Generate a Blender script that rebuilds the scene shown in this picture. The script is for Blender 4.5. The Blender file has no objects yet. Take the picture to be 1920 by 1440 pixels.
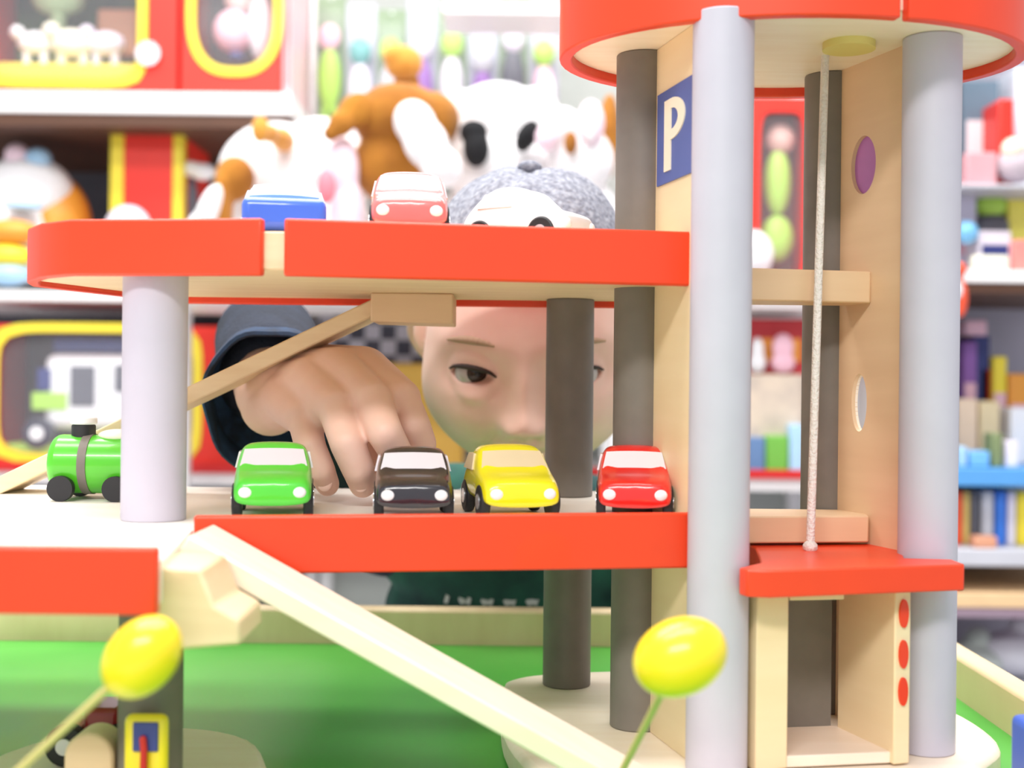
import bpy, bmesh, math, random
from mathutils import Vector, Matrix
random.seed(7)
D = bpy.data
S = bpy.context.scene
C = S.collection
PI = math.pi
# ------------------------------------------------------------------ camera, light, exposure
F = 2400.0                                   # focal length in pixels of the 1920 frame
ROLL = math.radians(0.6)
cam = D.cameras.new('camera'); cam.sensor_width = 36; cam.lens = 36 * F / 1920
cam.clip_start = 0.02; cam.clip_end = 50
cam.dof.use_dof = True; cam.dof.focus_distance = 0.74; cam.dof.aperture_fstop = 5.6
camo = D.objects.new('camera', cam); C.objects.link(camo)
camo.rotation_euler = (PI / 2, -ROLL, 0)
S.camera = camo
w = D.worlds.new('world'); S.world = w; w.use_nodes = True
w.node_tree.nodes['Background'].inputs[0].default_value = (0.93, 0.96, 1.0, 1)
w.node_tree.nodes['Background'].inputs[1].default_value = 0.62
S.view_settings.view_transform = 'Standard'; S.view_settings.look = 'None'
S.view_settings.gamma = 1; S.view_settings.use_curve_mapping = False
S.view_settings.exposure = 0.35
def ceiling_lamp(x, y, sx, sy, p, z=1.75):
    l = D.lights.new('ceiling_lamp', 'AREA'); l.shape = 'RECTANGLE'; l.size = sx; l.size_y = sy; l.energy = p
    l.color = (1, 0.985, 0.96)
    o = D.objects.new('ceiling_lamp', l); C.objects.link(o); o.location = (x, y, z)
ceiling_lamp(-0.6, -1.7, 2.0, 0.5, 78)
ceiling_lamp(-0.3, 0.45, 1.8, 0.4, 26)
ceiling_lamp(-0.2, 1.45, 2.6, 0.45, 44)
ceiling_lamp(0.3, 3.0, 3.0, 0.4, 22)

def P(px, py, Y):
    dx = px - 960; dy = 720 - py; c, s = math.cos(ROLL), math.sin(ROLL)
    return Vector(((dx * c - dy * s) / F * Y, Y, (dx * s + dy * c) / F * Y))
def X(px, Y, py=720): return P(px, py, Y).x
def Z(py, Y, px=960): return P(px, py, Y).z

# ------------------------------------------------------------------ materials
MC = {}
def mat(name, col, rough=0.5, var=0.0, scale=20, metal=0, coat=0, bump=0, bscale=60, sheen=0, stretch=(1, 1, 1), col2=None, sss=0, spec=0.5):
    if name in MC: return MC[name]
    m = D.materials.new(name); m.use_nodes = True; nt = m.node_tree; N = nt.nodes; L = nt.links
    b = N['Principled BSDF']; b.inputs['Roughness'].default_value = rough; b.inputs['Metallic'].default_value = metal
    b.inputs['Coat Weight'].default_value = coat; b.inputs['Sheen Weight'].default_value = sheen
    b.inputs['Specular IOR Level'].default_value = spec
    if sss:
        b.inputs['Subsurface Weight'].default_value = sss; b.inputs['Subsurface Radius'].default_value = (0.012, 0.004, 0.002)
        b.inputs['Subsurface Scale'].default_value = 1.0
    tc = N.new('ShaderNodeTexCoord'); mp = N.new('ShaderNodeMapping'); mp.inputs['Scale'].default_value = stretch
    L.new(tc.outputs['Object'], mp.inputs[0])
    nz = N.new('ShaderNodeTexNoise'); nz.inputs['Scale'].default_value = scale; nz.inputs['Detail'].default_value = 4
    L.new(mp.outputs[0], nz.inputs['Vector'])
    rp = N.new('ShaderNodeValToRGB'); rp.color_ramp.elements[0].position = 0.3; rp.color_ramp.elements[1].position = 0.7
    c2 = col2 if col2 else tuple(c * (1 - var) for c in col)
    rp.color_ramp.elements[0].color = (*c2, 1); rp.color_ramp.elements[1].color = (*col, 1)
    L.new(nz.outputs['Fac'], rp.inputs[0]); L.new(rp.outputs[0], b.inputs['Base Color'])
    if bump:
        n2 = N.new('ShaderNodeTexNoise'); n2.inputs['Scale'].default_value = bscale; n2.inputs['Detail'].default_value = 3
        L.new(tc.outputs['Object'], n2.inputs['Vector'])
        bp = N.new('ShaderNodeBump'); bp.inputs['Strength'].default_value = bump; bp.inputs['Distance'].default_value = 0.004
        L.new(n2.outputs['Fac'], bp.inputs['Height']); L.new(bp.outputs[0], b.inputs['Normal'])
    MC[name] = m
    return m
def checker(name, c1, c2, scale):
    m = D.materials.new(name); m.use_nodes = True; N = m.node_tree.nodes; L = m.node_tree.links
    tc = N.new('ShaderNodeTexCoord'); ck = N.new('ShaderNodeTexChecker'); ck.inputs['Scale'].default_value = scale
    ck.inputs[1].default_value = (*c1, 1); ck.inputs[2].default_value = (*c2, 1)
    L.new(tc.outputs['Object'], ck.inputs[0]); L.new(ck.outputs[0], N['Principled BSDF'].inputs['Base Color'])
    N['Principled BSDF'].inputs['Roughness'].default_value = 0.8
    MC[name] = m
    return m
def clear_plastic():
    m = D.materials.new('clear_plastic'); m.use_nodes = True; N = m.node_tree.nodes; L = m.node_tree.links
    b = N['Principled BSDF']; b.inputs['Roughness'].default_value = 0.12; b.inputs['Alpha'].default_value = 0.06
    b.inputs['Base Color'].default_value = (0.92, 0.93, 1, 1); b.inputs['Specular IOR Level'].default_value = 0.9
    return m
wood = mat('beech_wood', (0.86, 0.66, 0.42), 0.5, scale=14, stretch=(1, 1, 9), col2=(0.78, 0.57, 0.34))
woodx = mat('beech_wood_lengthwise', (0.88, 0.69, 0.45), 0.5, scale=16, stretch=(1, 8, 8), col2=(0.80, 0.59, 0.36))
wood_pale = mat('pale_birch_wood', (0.95, 0.82, 0.68), 0.45, scale=16, stretch=(1, 8, 4), col2=(0.91, 0.76, 0.60))
wood_tan = mat('tan_panel_wood', (0.80, 0.56, 0.35), 0.5, scale=10, stretch=(1, 1, 8), col2=(0.75, 0.51, 0.31))
white_deck = mat('pale_deck_surface', (0.95, 0.90, 0.84), 0.4, scale=10, col2=(0.92, 0.86, 0.78))
red = mat('red_orange_paint', (0.86, 0.052, 0.008), 0.42, 0.06, scale=30, coat=0.1)
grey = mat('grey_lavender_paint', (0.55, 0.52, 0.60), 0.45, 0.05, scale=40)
greyd = mat('shaded_post_and_band_grey', (0.20, 0.175, 0.15), 0.5, 0.15, scale=60)  # shade inside the garage mixed into the post grey; plain on engine band
yellow = mat('yellow_paint', (0.95, 0.77, 0.02), 0.3, 0.05, coat=0.5)
blue = mat('blue_paint', (0.05, 0.13, 0.60), 0.4, 0.05)
black = mat('black_rubber', (0.015, 0.015, 0.018), 0.5)
chrome = mat('silver_disc', (0.8, 0.8, 0.83), 0.25, metal=0.8)
whitep = mat('white_plastic', (0.88, 0.87, 0.90), 0.35)
string = mat('white_cord', (0.88, 0.80, 0.74), 0.8, 0.1, scale=300, bump=0.5, bscale=600)
plastic = clear_plastic()

# ------------------------------------------------------------------ mesh helpers
def B(): return bmesh.new()
def box(bm, c, s, rot=None):
    r = bmesh.ops.create_cube(bm, size=1)
    M_ = Matrix.Translation(Vector(c)) @ (rot.to_4x4() if rot else Matrix()) @ Matrix.Diagonal((s[0], s[1], s[2], 1))
    bmesh.ops.transform(bm, matrix=M_, verts=r['verts']); return bm
def bb(bm, x0, x1, y0, y1, z0, z1): return box(bm, ((x0 + x1) / 2, (y0 + y1) / 2, (z0 + z1) / 2), (abs(x1 - x0), abs(y1 - y0), abs(z1 - z0)))
def cyl(bm, p0, p1, r0, r1=None, n=32):
    p0 = Vector(p0); p1 = Vector(p1); d = p1 - p0
    r1 = r0 if r1 is None else r1
    r = bmesh.ops.create_cone(bm, cap_ends=True, segments=n, radius1=r0, radius2=r1, depth=d.length)
    M_ = Matrix.Translation((p0 + p1) / 2) @ d.to_track_quat('Z', 'Y').to_matrix().to_4x4()
    bmesh.ops.transform(bm, matrix=M_, verts=r['verts']); return bm
def sph(bm, c, r, rot=None, n=24):
    if not hasattr(r, '__len__'): r = (r, r, r)
    q = bmesh.ops.create_uvsphere(bm, u_segments=n, v_segments=max(8, n * 2 // 3), radius=1)
    M_ = Matrix.Translation(Vector(c)) @ (rot.to_4x4() if rot else Matrix()) @ Matrix.Diagonal((r[0], r[1], r[2], 1))
    bmesh.ops.transform(bm, matrix=M_, verts=q['verts']); return bm
def cone(bm, p0, p1, r0, r1, n=20):                # a tapered capsule
    cyl(bm, p0, p1, r0, r1, n); sph(bm, p0, r0, n=n); sph(bm, p1, r1, n=n); return bm
def chain(bm, pts, rs):
    for a, b, r0, r1 in zip(pts, pts[1:], rs, rs[1:]): cone(bm, a, b, r0, r1)
    return bm
def prism(bm, pts, z0, z1):
    lo = [bm.verts.new((p[0], p[1], z0)) for p in pts]; hi = [bm.verts.new((p[0], p[1], z1)) for p in pts]
    n = len(pts); bm.faces.new(lo[::-1]); bm.faces.new(hi)
    for i in range(n): bm.faces.new((lo[i], lo[(i + 1) % n], hi[(i + 1) % n], hi[i]))
    bmesh.ops.recalc_face_normals(bm, faces=bm.faces); return bm
def prism_xz(bm, pts, y0, y1):
    lo = [bm.verts.new((p[0], y0, p[1])) for p in pts]; hi = [bm.verts.new((p[0], y1, p[1])) for p in pts]
    n = len(pts); bm.faces.new(lo[::-1]); bm.faces.new(hi)
    for i in range(n): bm.faces.new((lo[i], lo[(i + 1) % n], hi[(i + 1) % n], hi[i]))
    bmesh.ops.recalc_face_normals(bm, faces=bm.faces); return bm
def smooth_loop(pts, k=8):
    out = []; n = len(pts)
    for i in range(n):
        p0, p1, p2, p3 = (Vector(pts[(i + j - 1) % n]) for j in range(4))
        for q in range(k):
            t = q / k
            out.append(0.5 * ((2 * p1) + (p2 - p0) * t + (2 * p0 - 5 * p1 + 4 * p2 - p3) * t * t + (-p0 + 3 * p1 - 3 * p2 + p3) * t ** 3))
    return out
def wall_strip(bm, pts, th, z0, z1, closed=False):     # an upright board following a path
    n = len(pts); inn = []
    for i in range(n):
        a = Vector(pts[i - 1]) if (i > 0 or closed) else Vector(pts[i]); b = Vector(pts[(i + 1) % n]) if (i < n - 1 or closed) else Vector(pts[i])
        t = (b - a).normalized(); inn.append(Vector(pts[i]) + Vector((-t.y, t.x)) * th)
    rings = []
    for i in range(n):
        p = pts[i]; q = inn[i]
        rings.append([bm.verts.new((p[0], p[1], z0)), bm.verts.new((p[0], p[1], z1)), bm.verts.new((q[0], q[1], z1)), bm.verts.new((q[0], q[1], z0))])
    m = n if closed else n - 1
    for i in range(m):
        a = rings[i]; b = rings[(i + 1) % n]
        for k in range(4): bm.faces.new((a[k], b[k], b[(k + 1) % 4], a[(k + 1) % 4]))
    if not closed:
        bm.faces.new(rings[0]); bm.faces.new(rings[-1][::-1])
    bmesh.ops.recalc_face_normals(bm, faces=bm.faces); return bm

def root_loc(p):
    v = Vector((0, 0, 0))
    while p is not None: v = v + p.location; p = p.parent
    return v
def obj(name, bm, m, parent=None, bevel=0, smooth=True, local=False, seg=2, sub=0, remesh=0, iters=0):
    me = D.meshes.new(name)
    o = D.objects.new(name, me); C.objects.link(o)
    if parent is not None:
        o.parent = parent
        if not local: bmesh.ops.translate(bm, verts=bm.verts, vec=-root_loc(parent))
    elif not local:
        xs = [v.co.x for v in bm.verts]; ys = [v.co.y for v in bm.verts]; zs = [v.co.z for v in bm.verts]
        c = Vector(((min(xs) + max(xs)) / 2, (min(ys) + max(ys)) / 2, min(zs)))
        bmesh.ops.translate(bm, verts=bm.verts, vec=-c); o.location = c
    bm.to_mesh(me); bm.free()
    me.materials.append(m)
    if remesh:
        r = o.modifiers.new('remesh', 'REMESH'); r.mode = 'VOXEL'; r.voxel_size = remesh; r.use_smooth_shade = True
        if iters:
            s = o.modifiers.new('smooth', 'SMOOTH'); s.iterations = iters; s.factor = 0.5
    if bevel:
        b = o.modifiers.new('bevel', 'BEVEL'); b.width = bevel; b.segments = seg; b.limit_method = 'ANGLE'; b.angle_limit = math.radians(35)
        b.harden_normals = False
    if sub:
        s = o.modifiers.new('subdivision', 'SUBSURF'); s.levels = sub; s.render_levels = sub
    if smooth:
        for p in me.polygons: p.use_smooth = True
        if not remesh and not sub:
            try: me.set_sharp_from_angle(angle=math.radians(35))
            except Exception: pass
    return o
def tag(o, label, cat, group=None, kind=None):
    o['label'] = label; o['category'] = cat
    if group: o['group'] = group
    if kind: o['kind'] = kind
    return o
def thing(name, label, cat, loc, group=None, rz=0):
    o = D.objects.new(name, None); C.objects.link(o); o.empty_display_size = 0.02
    o.location = loc; o.rotation_euler = (0, 0, rz)
    return tag(o, label, cat, group)
def lab(o, text): o['label'] = text; return o
def structure(name, bm, m, **k):
    o = obj(name, bm, m, **k); o['kind'] = 'structure'; return o

# ------------------------------------------------------------------ the room
FZ = -0.75
structure('floor', bb(B(), -5, 5, -2.5, 5.2, FZ - 0.05, FZ), mat('floor_vinyl', (0.55, 0.54, 0.56), 0.35, 0.1, scale=3))
structure('wall_back', bb(B(), -5, 5, 5.2, 5.3, FZ, 2.4), mat('wall_paint', (0.85, 0.83, 0.85), 0.8, 0.03))

# ------------------------------------------------------------------ play table
TZ = -0.2105
t = thing('play_table', 'green topped wooden play table with a pale raised rim', 'table', (0, 0.62, FZ))
TX0, TX1, TY0, TY1 = -0.62, 0.305, 0.28, 1.03
green = mat('green_table_paint', (0.12, 0.50, 0.08), 0.35, scale=4, col2=(0.04, 0.33, 0.03), coat=0.05)
obj('table_top', bb(B(), TX0, TX1, TY0, TY1, TZ - 0.02, TZ), green, t)
bm = B(); rz0, rz1 = TZ - 0.035, -0.182
rimw = mat('table_rim_wood', (0.82, 0.64, 0.40), 0.5, scale=12, stretch=(5, 1, 1), col2=(0.74, 0.56, 0.33))
obj('back_rim', bb(B(), TX0 - .02, TX1 + .02, TY1, TY1 + 0.018, rz0, rz1), rimw, t, bevel=0.003)
obj('side_rim', bb(B(), TX1, TX1 + 0.018, TY0, TY1, rz0, rz1), rimw, t, bevel=0.003)
obj('side_rim', bb(B(), TX0 - .018, TX0, TY0, TY1, rz0, rz1), rimw, t, bevel=0.003)
for x in (TX0 + .03, TX1 - .03):
    for y in (TY0 + .03, TY1 - .03):
        obj('leg', bb(B(), x - .025, x + .025, y - .025, y + .025, FZ, TZ - .02), rimw, t, bevel=.004)

# ------------------------------------------------------------------ wooden toy garage
BZ = -0.192
g = thing('toy_garage', 'wooden multi-storey toy parking garage with red edged decks and grey posts, on the green table', 'toy garage', (0, 0.7, BZ - 0.018))
# base boards
base = smooth_loop([(-.004, .80), (.004, .838), (.05, .858), (.14, .868), (.215, .85), (.262, .78), (.268, .70), (.243, .655), (.212, .60), (.15, .565), (.08, .56), (.03, .60), (.0, .69)], 6)
obj('base_board', prism(B(), base, BZ - 0.018, BZ), wood_pale, g, bevel=.004)
baseL = smooth_loop([(-.26, .50), (-.26, .66), (-.20, .71), (-.14, .69), (-.115, .60), (-.13, .50), (-.19, .47)], 6)
obj('base_board', prism(B(), baseL, BZ - 0.018, BZ), wood_pale, g, bevel=.004)
# posts: (x, y, z0, z1, material)
RZ = 0.186
FL = (.104, .64); FR = (X(1740, .68, 900), .68); RL = (X(1201, .7225, 700), .7225); RR = (X(1552, .7655, 700), .7655)
MP = (X(1068, .82, 720), .82); LP = (X(290, .655, 740), .655)
ZU0, ZU1, ZUT = 0.0545, 0.0735, 0.0795       # upper deck: underside, surface, rim top
ZM0, ZM1, ZMT = -0.0895, -0.0713, -0.0645    # middle deck
def post(p, z0, z1, m=grey, r=.0153): 
    return obj('post', cyl(B(), (p[0], p[1], z0), (p[0], p[1], z1), r, n=48), m, g, bevel=.0008)
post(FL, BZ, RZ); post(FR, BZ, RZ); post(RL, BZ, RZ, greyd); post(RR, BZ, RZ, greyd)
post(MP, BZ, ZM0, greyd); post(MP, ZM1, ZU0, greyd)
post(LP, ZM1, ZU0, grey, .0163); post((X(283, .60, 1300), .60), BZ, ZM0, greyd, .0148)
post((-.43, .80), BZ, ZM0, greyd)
# upper deck
uL = [(X(232, .80), .80), (X(60, .715, 470), .715), (X(52, .675, 470), .675), (X(130, .635, 470), .635), (X(490, .622, 470), .622)]
uR = [(X(533, .622, 470), .622), (X(1308, .66, 470), .66)]
bk = [(.098, .835), (-.245, .835)]
obj('upper_deck', prism(B(), [(a[0] + .0, a[1] + .004) for a in uL] + [(a[0], a[1] + .004) for a in uR] + bk, ZU0, ZU1), woodx, g, bevel=.001)
ZUB = 0.0515
def rim(path, z0, z1, th=.006): return obj('deck_rim', wall_strip(B(), [Vector(p) for p in path], th, z0, z1), red, g, bevel=.0012)
uLs = [uL[0], uL[1], ((uL[1][0] + uL[2][0]) / 2 - .001, .694), uL[2], ((uL[2][0] + uL[3][0]) / 2 - .003, .652), uL[3], uL[4]]
lab(rim(uLs, ZUB, ZUT), 'red rim of the short left stretch of the upper deck')
lab(rim(uR, ZUB, ZUT), 'long red rim of the upper deck')
lab(obj('deck_rim', bb(B(), -.245, .098, .835, .841, ZU0 - .0042, ZUT), red, g, bevel=.001), 'red back rim of the upper deck')
# middle deck (deeper on the left)
mid = [(-.46, .497), (X(293, .497, 1080), .497), (X(366, .62, 975), .615), (.096, .655), (.096, .86), (-.46, .86)]
obj('middle_deck', prism(B(), mid, ZM0, ZM1), white_deck, g, bevel=.001)
lab(rim([(-.46, .492), (X(293, .492, 1090), .492)], ZM0 - .0012, ZMT), 'red rim of the near left corner of the middle deck')
lab(rim([(X(371, .617, 975), .609), (.0965, .65)], ZM0 - .003, ZMT), 'long red rim of the middle deck')
# deck floors inside the tower
obj('tower_shelf', prism(B(), [(.098, .70), (X(1628, .725, 530), .72), (X(1628, .745, 530), .745), (.098, .745)], .0475, .0655), wood_tan, g, bevel=.001)
obj('tower_shelf', prism(B(), [(.098, .70), (X(1620, .725, 960), .715), (X(1620, .745, 960), .75), (.098, .75)], -.0865, -.0715), wood_tan, g, bevel=.001)
# roof
rc = (.1525, .712); ra, rb = .128, .092
el = [(rc[0] + ra * math.cos(a), rc[1] + rb * math.sin(a)) for a in [2 * PI * i / 72 for i in range(72)]]
obj('roof_board', prism(B(), [(rc[0] + (p[0] - rc[0]) * .95, rc[1] + (p[1] - rc[1]) * .94) for p in el], RZ, RZ + .012), wood_pale, g)
def roof_rim(a0, a1):
    n = 60; pts = [Vector((rc[0] + ra * math.cos(a0 + (a1 - a0) * i / n), rc[1] + rb * math.sin(a0 + (a1 - a0) * i / n))) for i in range(n + 1)]
    return obj('roof_rim', wall_strip(B(), pts, .007, RZ - .0055, RZ + .030), red, g, bevel=.001)
sa = math.atan2((.626 - rc[1]) / rb, (X(1690, .62, 20) - rc[0]) / ra)
roof_rim(sa + .035 , sa + 2 * PI - .0)
obj('pulley_disc', cyl(B(), (X(1583, .70, 75), .69, RZ - .004), (X(1583, .70, 75), .69, RZ), .014), mat('dull_yellow_paint', (.75, .62, .2), .5), g)
# side panels between the tower posts
def panel(a, b, z0, z1, th, holes, m):
    """upright board from plan point a to b; holes: list of (s, z, rs, rz) cut as ellipses"""
    a = Vector(a); b = Vector(b); L_ = (b - a).length; u = (b - a) / L_; nrm = Vector((-u.y, u.x))
    NX, NZ = 60, 260
    bm = B(); vs = {}
    def inside(s, z): return any(((s - h[0]) / h[2]) ** 2 + ((z - h[1]) / h[3]) ** 2 < 1 for h in holes)
    def snap(s, z):
        for h in holes:
            ds, dz = (s - h[0]) / h[2], (z - h[1]) / h[3]; d = math.hypot(ds, dz)
            if 0.86 < d < 1.14: return h[0] + ds / d * h[2], h[1] + dz / d * h[3]
        return s, z
    for i in range(NX):
        for j in range(NZ):
            s = (i + .5) / NX * L_; z = z0 + (j + .5) / NZ * (z1 - z0)
            if inside(s, z): continue
            f = []
            for di, dj in ((0, 0), (1, 0), (1, 1), (0, 1)):
                k = (i + di, j + dj)
                if k not in vs:
                    ss, zz = snap(k[0] / NX * L_, z0 + k[1] / NZ * (z1 - z0)); p = a + u * ss
                    vs[k] = bm.verts.new((p.x, p.y, zz))
                f.append(vs[k])
            bm.faces.new(f)
    bmesh.ops.recalc_face_normals(bm, faces=bm.faces)
    r = bmesh.ops.extrude_face_region(bm, geom=list(bm.faces))
    mv = [e for e in r['geom'] if isinstance(e, bmesh.types.BMVert)]
    bmesh.ops.translate(bm, verts=mv, vec=(nrm.x * th, nrm.y * th, 0))
    bmesh.ops.recalc_face_normals(bm, faces=bm.faces)
    return obj('side_panel', bm, m, g)
pa, pb = Vector(RR) + Vector((.006, -.012)), Vector(FR) + Vector((-.006, .012))
PL = (pb - pa).length
def s_at(px, py):     # distance along the right panel where the sight line of that column meets it
    k = P(px, py, 1.0); d = pb - pa
    t_ = (k.x * pa.y - pa.x) / (d.x - k.x * d.y); return t_ * PL, (pa + d * t_).y
s1, y1 = s_at(1630, 310); s2, y2 = s_at(1622, 755)
sy = abs(s_at(1652, 310)[0] - s_at(1606, 310)[0]) / 2
lab(panel(pa, pb, BZ, RZ, -.004, [(s1, P(1630, 310, y1).z, sy, .0165), (s2, P(1622, 755, y2).z, sy * .62, .0165)], wood_tan), 'tall tan side panel with two oval holes')
# rings around the two holes
def ring(s, z, rs, rz, w_, m, name):
    bm = B(); u = (pb - pa).normalized(); nr = Vector((u.y, -u.x)); n = 40; R_ = []
    if nr.x > 0: nr = -nr
    for i in range(n):
        a = 2 * PI * i / n; q = []
        for k, (f, h) in enumerate(((1.0, .0), (1.0, .0016), (1 + w_, .0016), (1 + w_, .0))):
            p = pa + u * (s + rs * f * math.cos(a)) + nr * h; q.append(bm.verts.new((p.x, p.y, z + rz * (1 + (f - 1) * .6) * math.sin(a))))
        R_.append(q)
    for i in range(n):
        for k in range(4): bm.faces.new((R_[i][k], R_[(i + 1) % n][k], R_[(i + 1) % n][(k + 1) % 4], R_[i][(k + 1) % 4]))
    bmesh.ops.recalc_face_normals(bm, faces=bm.faces)
    return obj(name, bm, m, g)
ring(s2, P(1622, 755, y2).z, sy * .62, .0165, .6, wood_pale, 'hole_edge')
bm = B(); u = (pb - pa).normalized(); q = pa + u * s1
M_ = Matrix.Translation((q.x, q.y, P(1630, 310, y1).z)) @ Matrix.Rotation(math.atan2(u.y, u.x), 4, 'Z')
r_ = bmesh.ops.create_cone(bm, cap_ends=True, segments=40, radius1=1, radius2=1, depth=1)
bmesh.ops.transform(bm, matrix=M_ @ Matrix.Rotation(PI / 2, 4, 'X') @ Matrix.Diagonal((sy * 1.02, .0168, .003, 1)), verts=r_['verts'])
lab(obj('hole_plug', bm, mat('purple_disc', (.55, .20, .58), .5, .1), g), 'purple oval disc in the upper hole')
# left panel with the parking sign
qa, qb = Vector(RL) + Vector((.008, -.010)), Vector(FL) + Vector((-.008, .010))
wood_p = mat('cream_panel_wood', (0.90, 0.72, 0.46), .5, scale=10, stretch=(1, 1, 8), col2=(.86, .67, .41))
bm = B(); dq = (qb - qa); Lq = dq.length; uq = dq / Lq
ang = math.atan2(uq.y, uq.x)
RQ = Matrix.Rotation(ang, 3, 'Z')
mq = (qa + qb) / 2
box(bm, (mq.x, mq.y, (BZ + RZ) / 2), (Lq, .006, RZ - BZ), RQ)
obj('side_panel', bm, wood_p, g, bevel=.0006)
def q_at(px, py):
    k = P(px, py, 1.0); nf = Vector((uq.y, -uq.x)); nf = nf if nf.x < 0 else -nf
    a = qa + nf * .003
    t_ = (k.x * a.y - a.x) / (dq.x - k.x * dq.y); p = a + dq * t_
    return p, t_ * Lq, k.z * p.y, nf
p0, s0, zt, nf = q_at(1236, 180); p1, s1b, zt2, _ = q_at(1296, 172); _, _, zb, _ = q_at(1236, 350)
s1b = s0 + (s1b - s0) * 1.12
def onp(s, z, h): p = qa + nf * (.003 + h) + uq * s; return (p.x, p.y, z)
bm = B(); sc = (s0 + s1b) / 2; box(bm, onp(sc, (zt + zb) / 2, .0004), (s1b - s0, .0012, zt - zb), RQ)
lab(obj('parking_sign', bm, mat('sign_blue', (.10, .14, .42), .5, .1), g), 'blue square sign with a cream letter P')
sign = g.children[-1]
bm = B(); H = zt - zb; W_ = s1b - s0; th = .0010
def slab(s_a, s_b, z_a, z_b): box(bm, onp((s_a + s_b) / 2, (z_a + z_b) / 2, .0012), (abs(s_b - s_a), th, abs(z_b - z_a)), RQ)
slab(s0 + W_ * .24, s0 + W_ * .42, zb + H * .12, zt - H * .12)
cz = zt - H * .34; n = 20; ci = s0 + W_ * .42
pr = []
for i in range(n + 1):
    a = PI / 2 - PI * i / n; pr.append([onp(ci + W_ * .38 * math.cos(a), cz + H * .22 * math.sin(a), h) for h in (.0007, .0017)] + [onp(ci + W_ * .20 * math.cos(a), cz + H * .115 * math.sin(a), h) for h in (.0017, .0007)])
pv = [[bm.verts.new(v) for v in q_] for q_ in pr]
for i in range(n):
    for k in range(4): bm.faces.new((pv[i][k], pv[i + 1][k], pv[i + 1][(k + 1) % 4], pv[i][(k + 1) % 4]))
bmesh.ops.recalc_face_normals(bm, faces=bm.faces)
obj('sign_letter', bm, mat('cream_print', (.95, .85, .68), .5), sign)
# ramps
def ramp(x0, z0, x1, z1, y0, y1, th, m, name='ramp', dy=0):
    bm = B(); d = Vector((x1 - x0, 0, z1 - z0)).normalized(); nn = Vector((d.z, 0, -d.x)); nn = nn if nn.z < 0 else -nn
    pts = [Vector((x0, 0, z0)), Vector((x1, 0, z1)), Vector((x1, 0, z1)) + nn * th, Vector((x0, 0, z0)) + nn * th]
    A = [bm.verts.new((p.x, y0 + (dy if i in (1, 2) else 0), p.z)) for i, p in enumerate(pts)]
    E = [bm.verts.new((p.x, y1 + (dy if i in (1, 2) else 0), p.z)) for i, p in enumerate(pts)]
    bm.faces.new(A[::-1]); bm.faces.new(E)
    for i in range(4): bm.faces.new((A[i], A[(i + 1) % 4], E[(i + 1) % 4], E[i]))
    bmesh.ops.recalc_face_normals(bm, faces=bm.faces)
    return obj(name, bm, m, g, bevel=.001)
lab(ramp(-.1415, -.068, .084, -.1915, .562, .609, .0095, wood_pale), 'long pale ramp down from the middle deck to the base')
lab(ramp(-.338, -.071, -.083, .0535, .79, .83, .010, woodx, dy=-.0), 'upper ramp in shade rising to the upper deck')
obj('ramp_cleat', prism_xz(B(), [(X(703, .80, 580), .0545), (X(853, .80, 580), .0545), (X(853, .80, 580), .036), (X(703, .80, 580), .037)], .775, .82), wood_tan, g, bevel=.001)
def pz(px, py, Y): p = P(px, py, Y); return (p.x, p.z)
obj('ramp_bracket', prism_xz(B(), [pz(298, 1052, .53), pz(392, 1058, .53), pz(418, 1125, .53), pz(462, 1150, .53), pz(466, 1195, .53), pz(345, 1205, .53), pz(302, 1165, .53)], .515, .56), wood, g, bevel=.0015)
# elevator
ez = -.088
cab = obj('elevator_roof', prism(B(), [(X(1388, .618, 1080), .622), (X(1398, .618, 1080), .615), (X(1440, .618, 1080), .613), (X(1792, .655, 1080), .642), (X(1792, .655, 1080), .660), (X(1690, .668, 1050), .663), (X(1690, .70, 1030), .70), (.206, .722), (.128, .745), (X(1416, .70, 1030), .70), (X(1420, .665, 1030), .66), (X(1412, .66, 1030), .640), (X(1392, .618, 1080), .6225)], ez - .0133, ez), red, g, bevel=.0012)
lab(cab, 'red roof plate of the elevator car')
wa = math.radians(108)
uw = Vector((math.cos(wa), math.sin(wa))); RW = Matrix.Rotation(wa, 3, 'Z')
def wallp(cx, cy, L_, th, z0, z1, m, name='elevator_wall'):
    c = Vector((cx, cy)) + uw * (L_ / 2); bm = B(); box(bm, (c.x, c.y, (z0 + z1) / 2), (L_, th, z1 - z0), RW)
    return obj(name, bm, m, cab, bevel=.0008)
ez0 = BZ + .001
wallp(X(1443, .645, 1250), .638, .052, .018, ez0, ez - .0133, wood_p)
wallp(X(1681, .66, 1250), .650, .052, .0095, ez0, ez - .0133, wood_p)
bm = B(); a_, b_ = Vector((X(1443, .645), .640)), Vector((X(1681, .66), .652)); m_ = (a_ + b_) / 2 + uw * .026
RH = Matrix.Rotation(math.atan2(b_.y - a_.y, b_.x - a_.x), 3, 'Z')
box(bm, (m_.x, m_.y, ez0 + .003), ((b_ - a_).length, .052, .006), RH)
obj('elevator_floor', bm, wood_pale, cab, bevel=.0008)
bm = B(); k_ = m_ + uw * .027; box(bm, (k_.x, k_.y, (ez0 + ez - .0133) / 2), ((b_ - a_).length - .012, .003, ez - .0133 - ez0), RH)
obj('elevator_dark_fill', bm, greyd, cab)  # added dark panel standing in for the car's dark interior
bm = B(); h_ = a_ + (b_ - a_) * .36; box(bm, (h_.x, h_.y + .004, ez - .0133 - .003), ((b_ - a_).length * .42, .006, .006), RH)
obj('door_lintel', bm, wood_p, cab, bevel=.0005)
bc = Vector((X(1681, .66, 1250), .650)); fn = -uw
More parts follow.
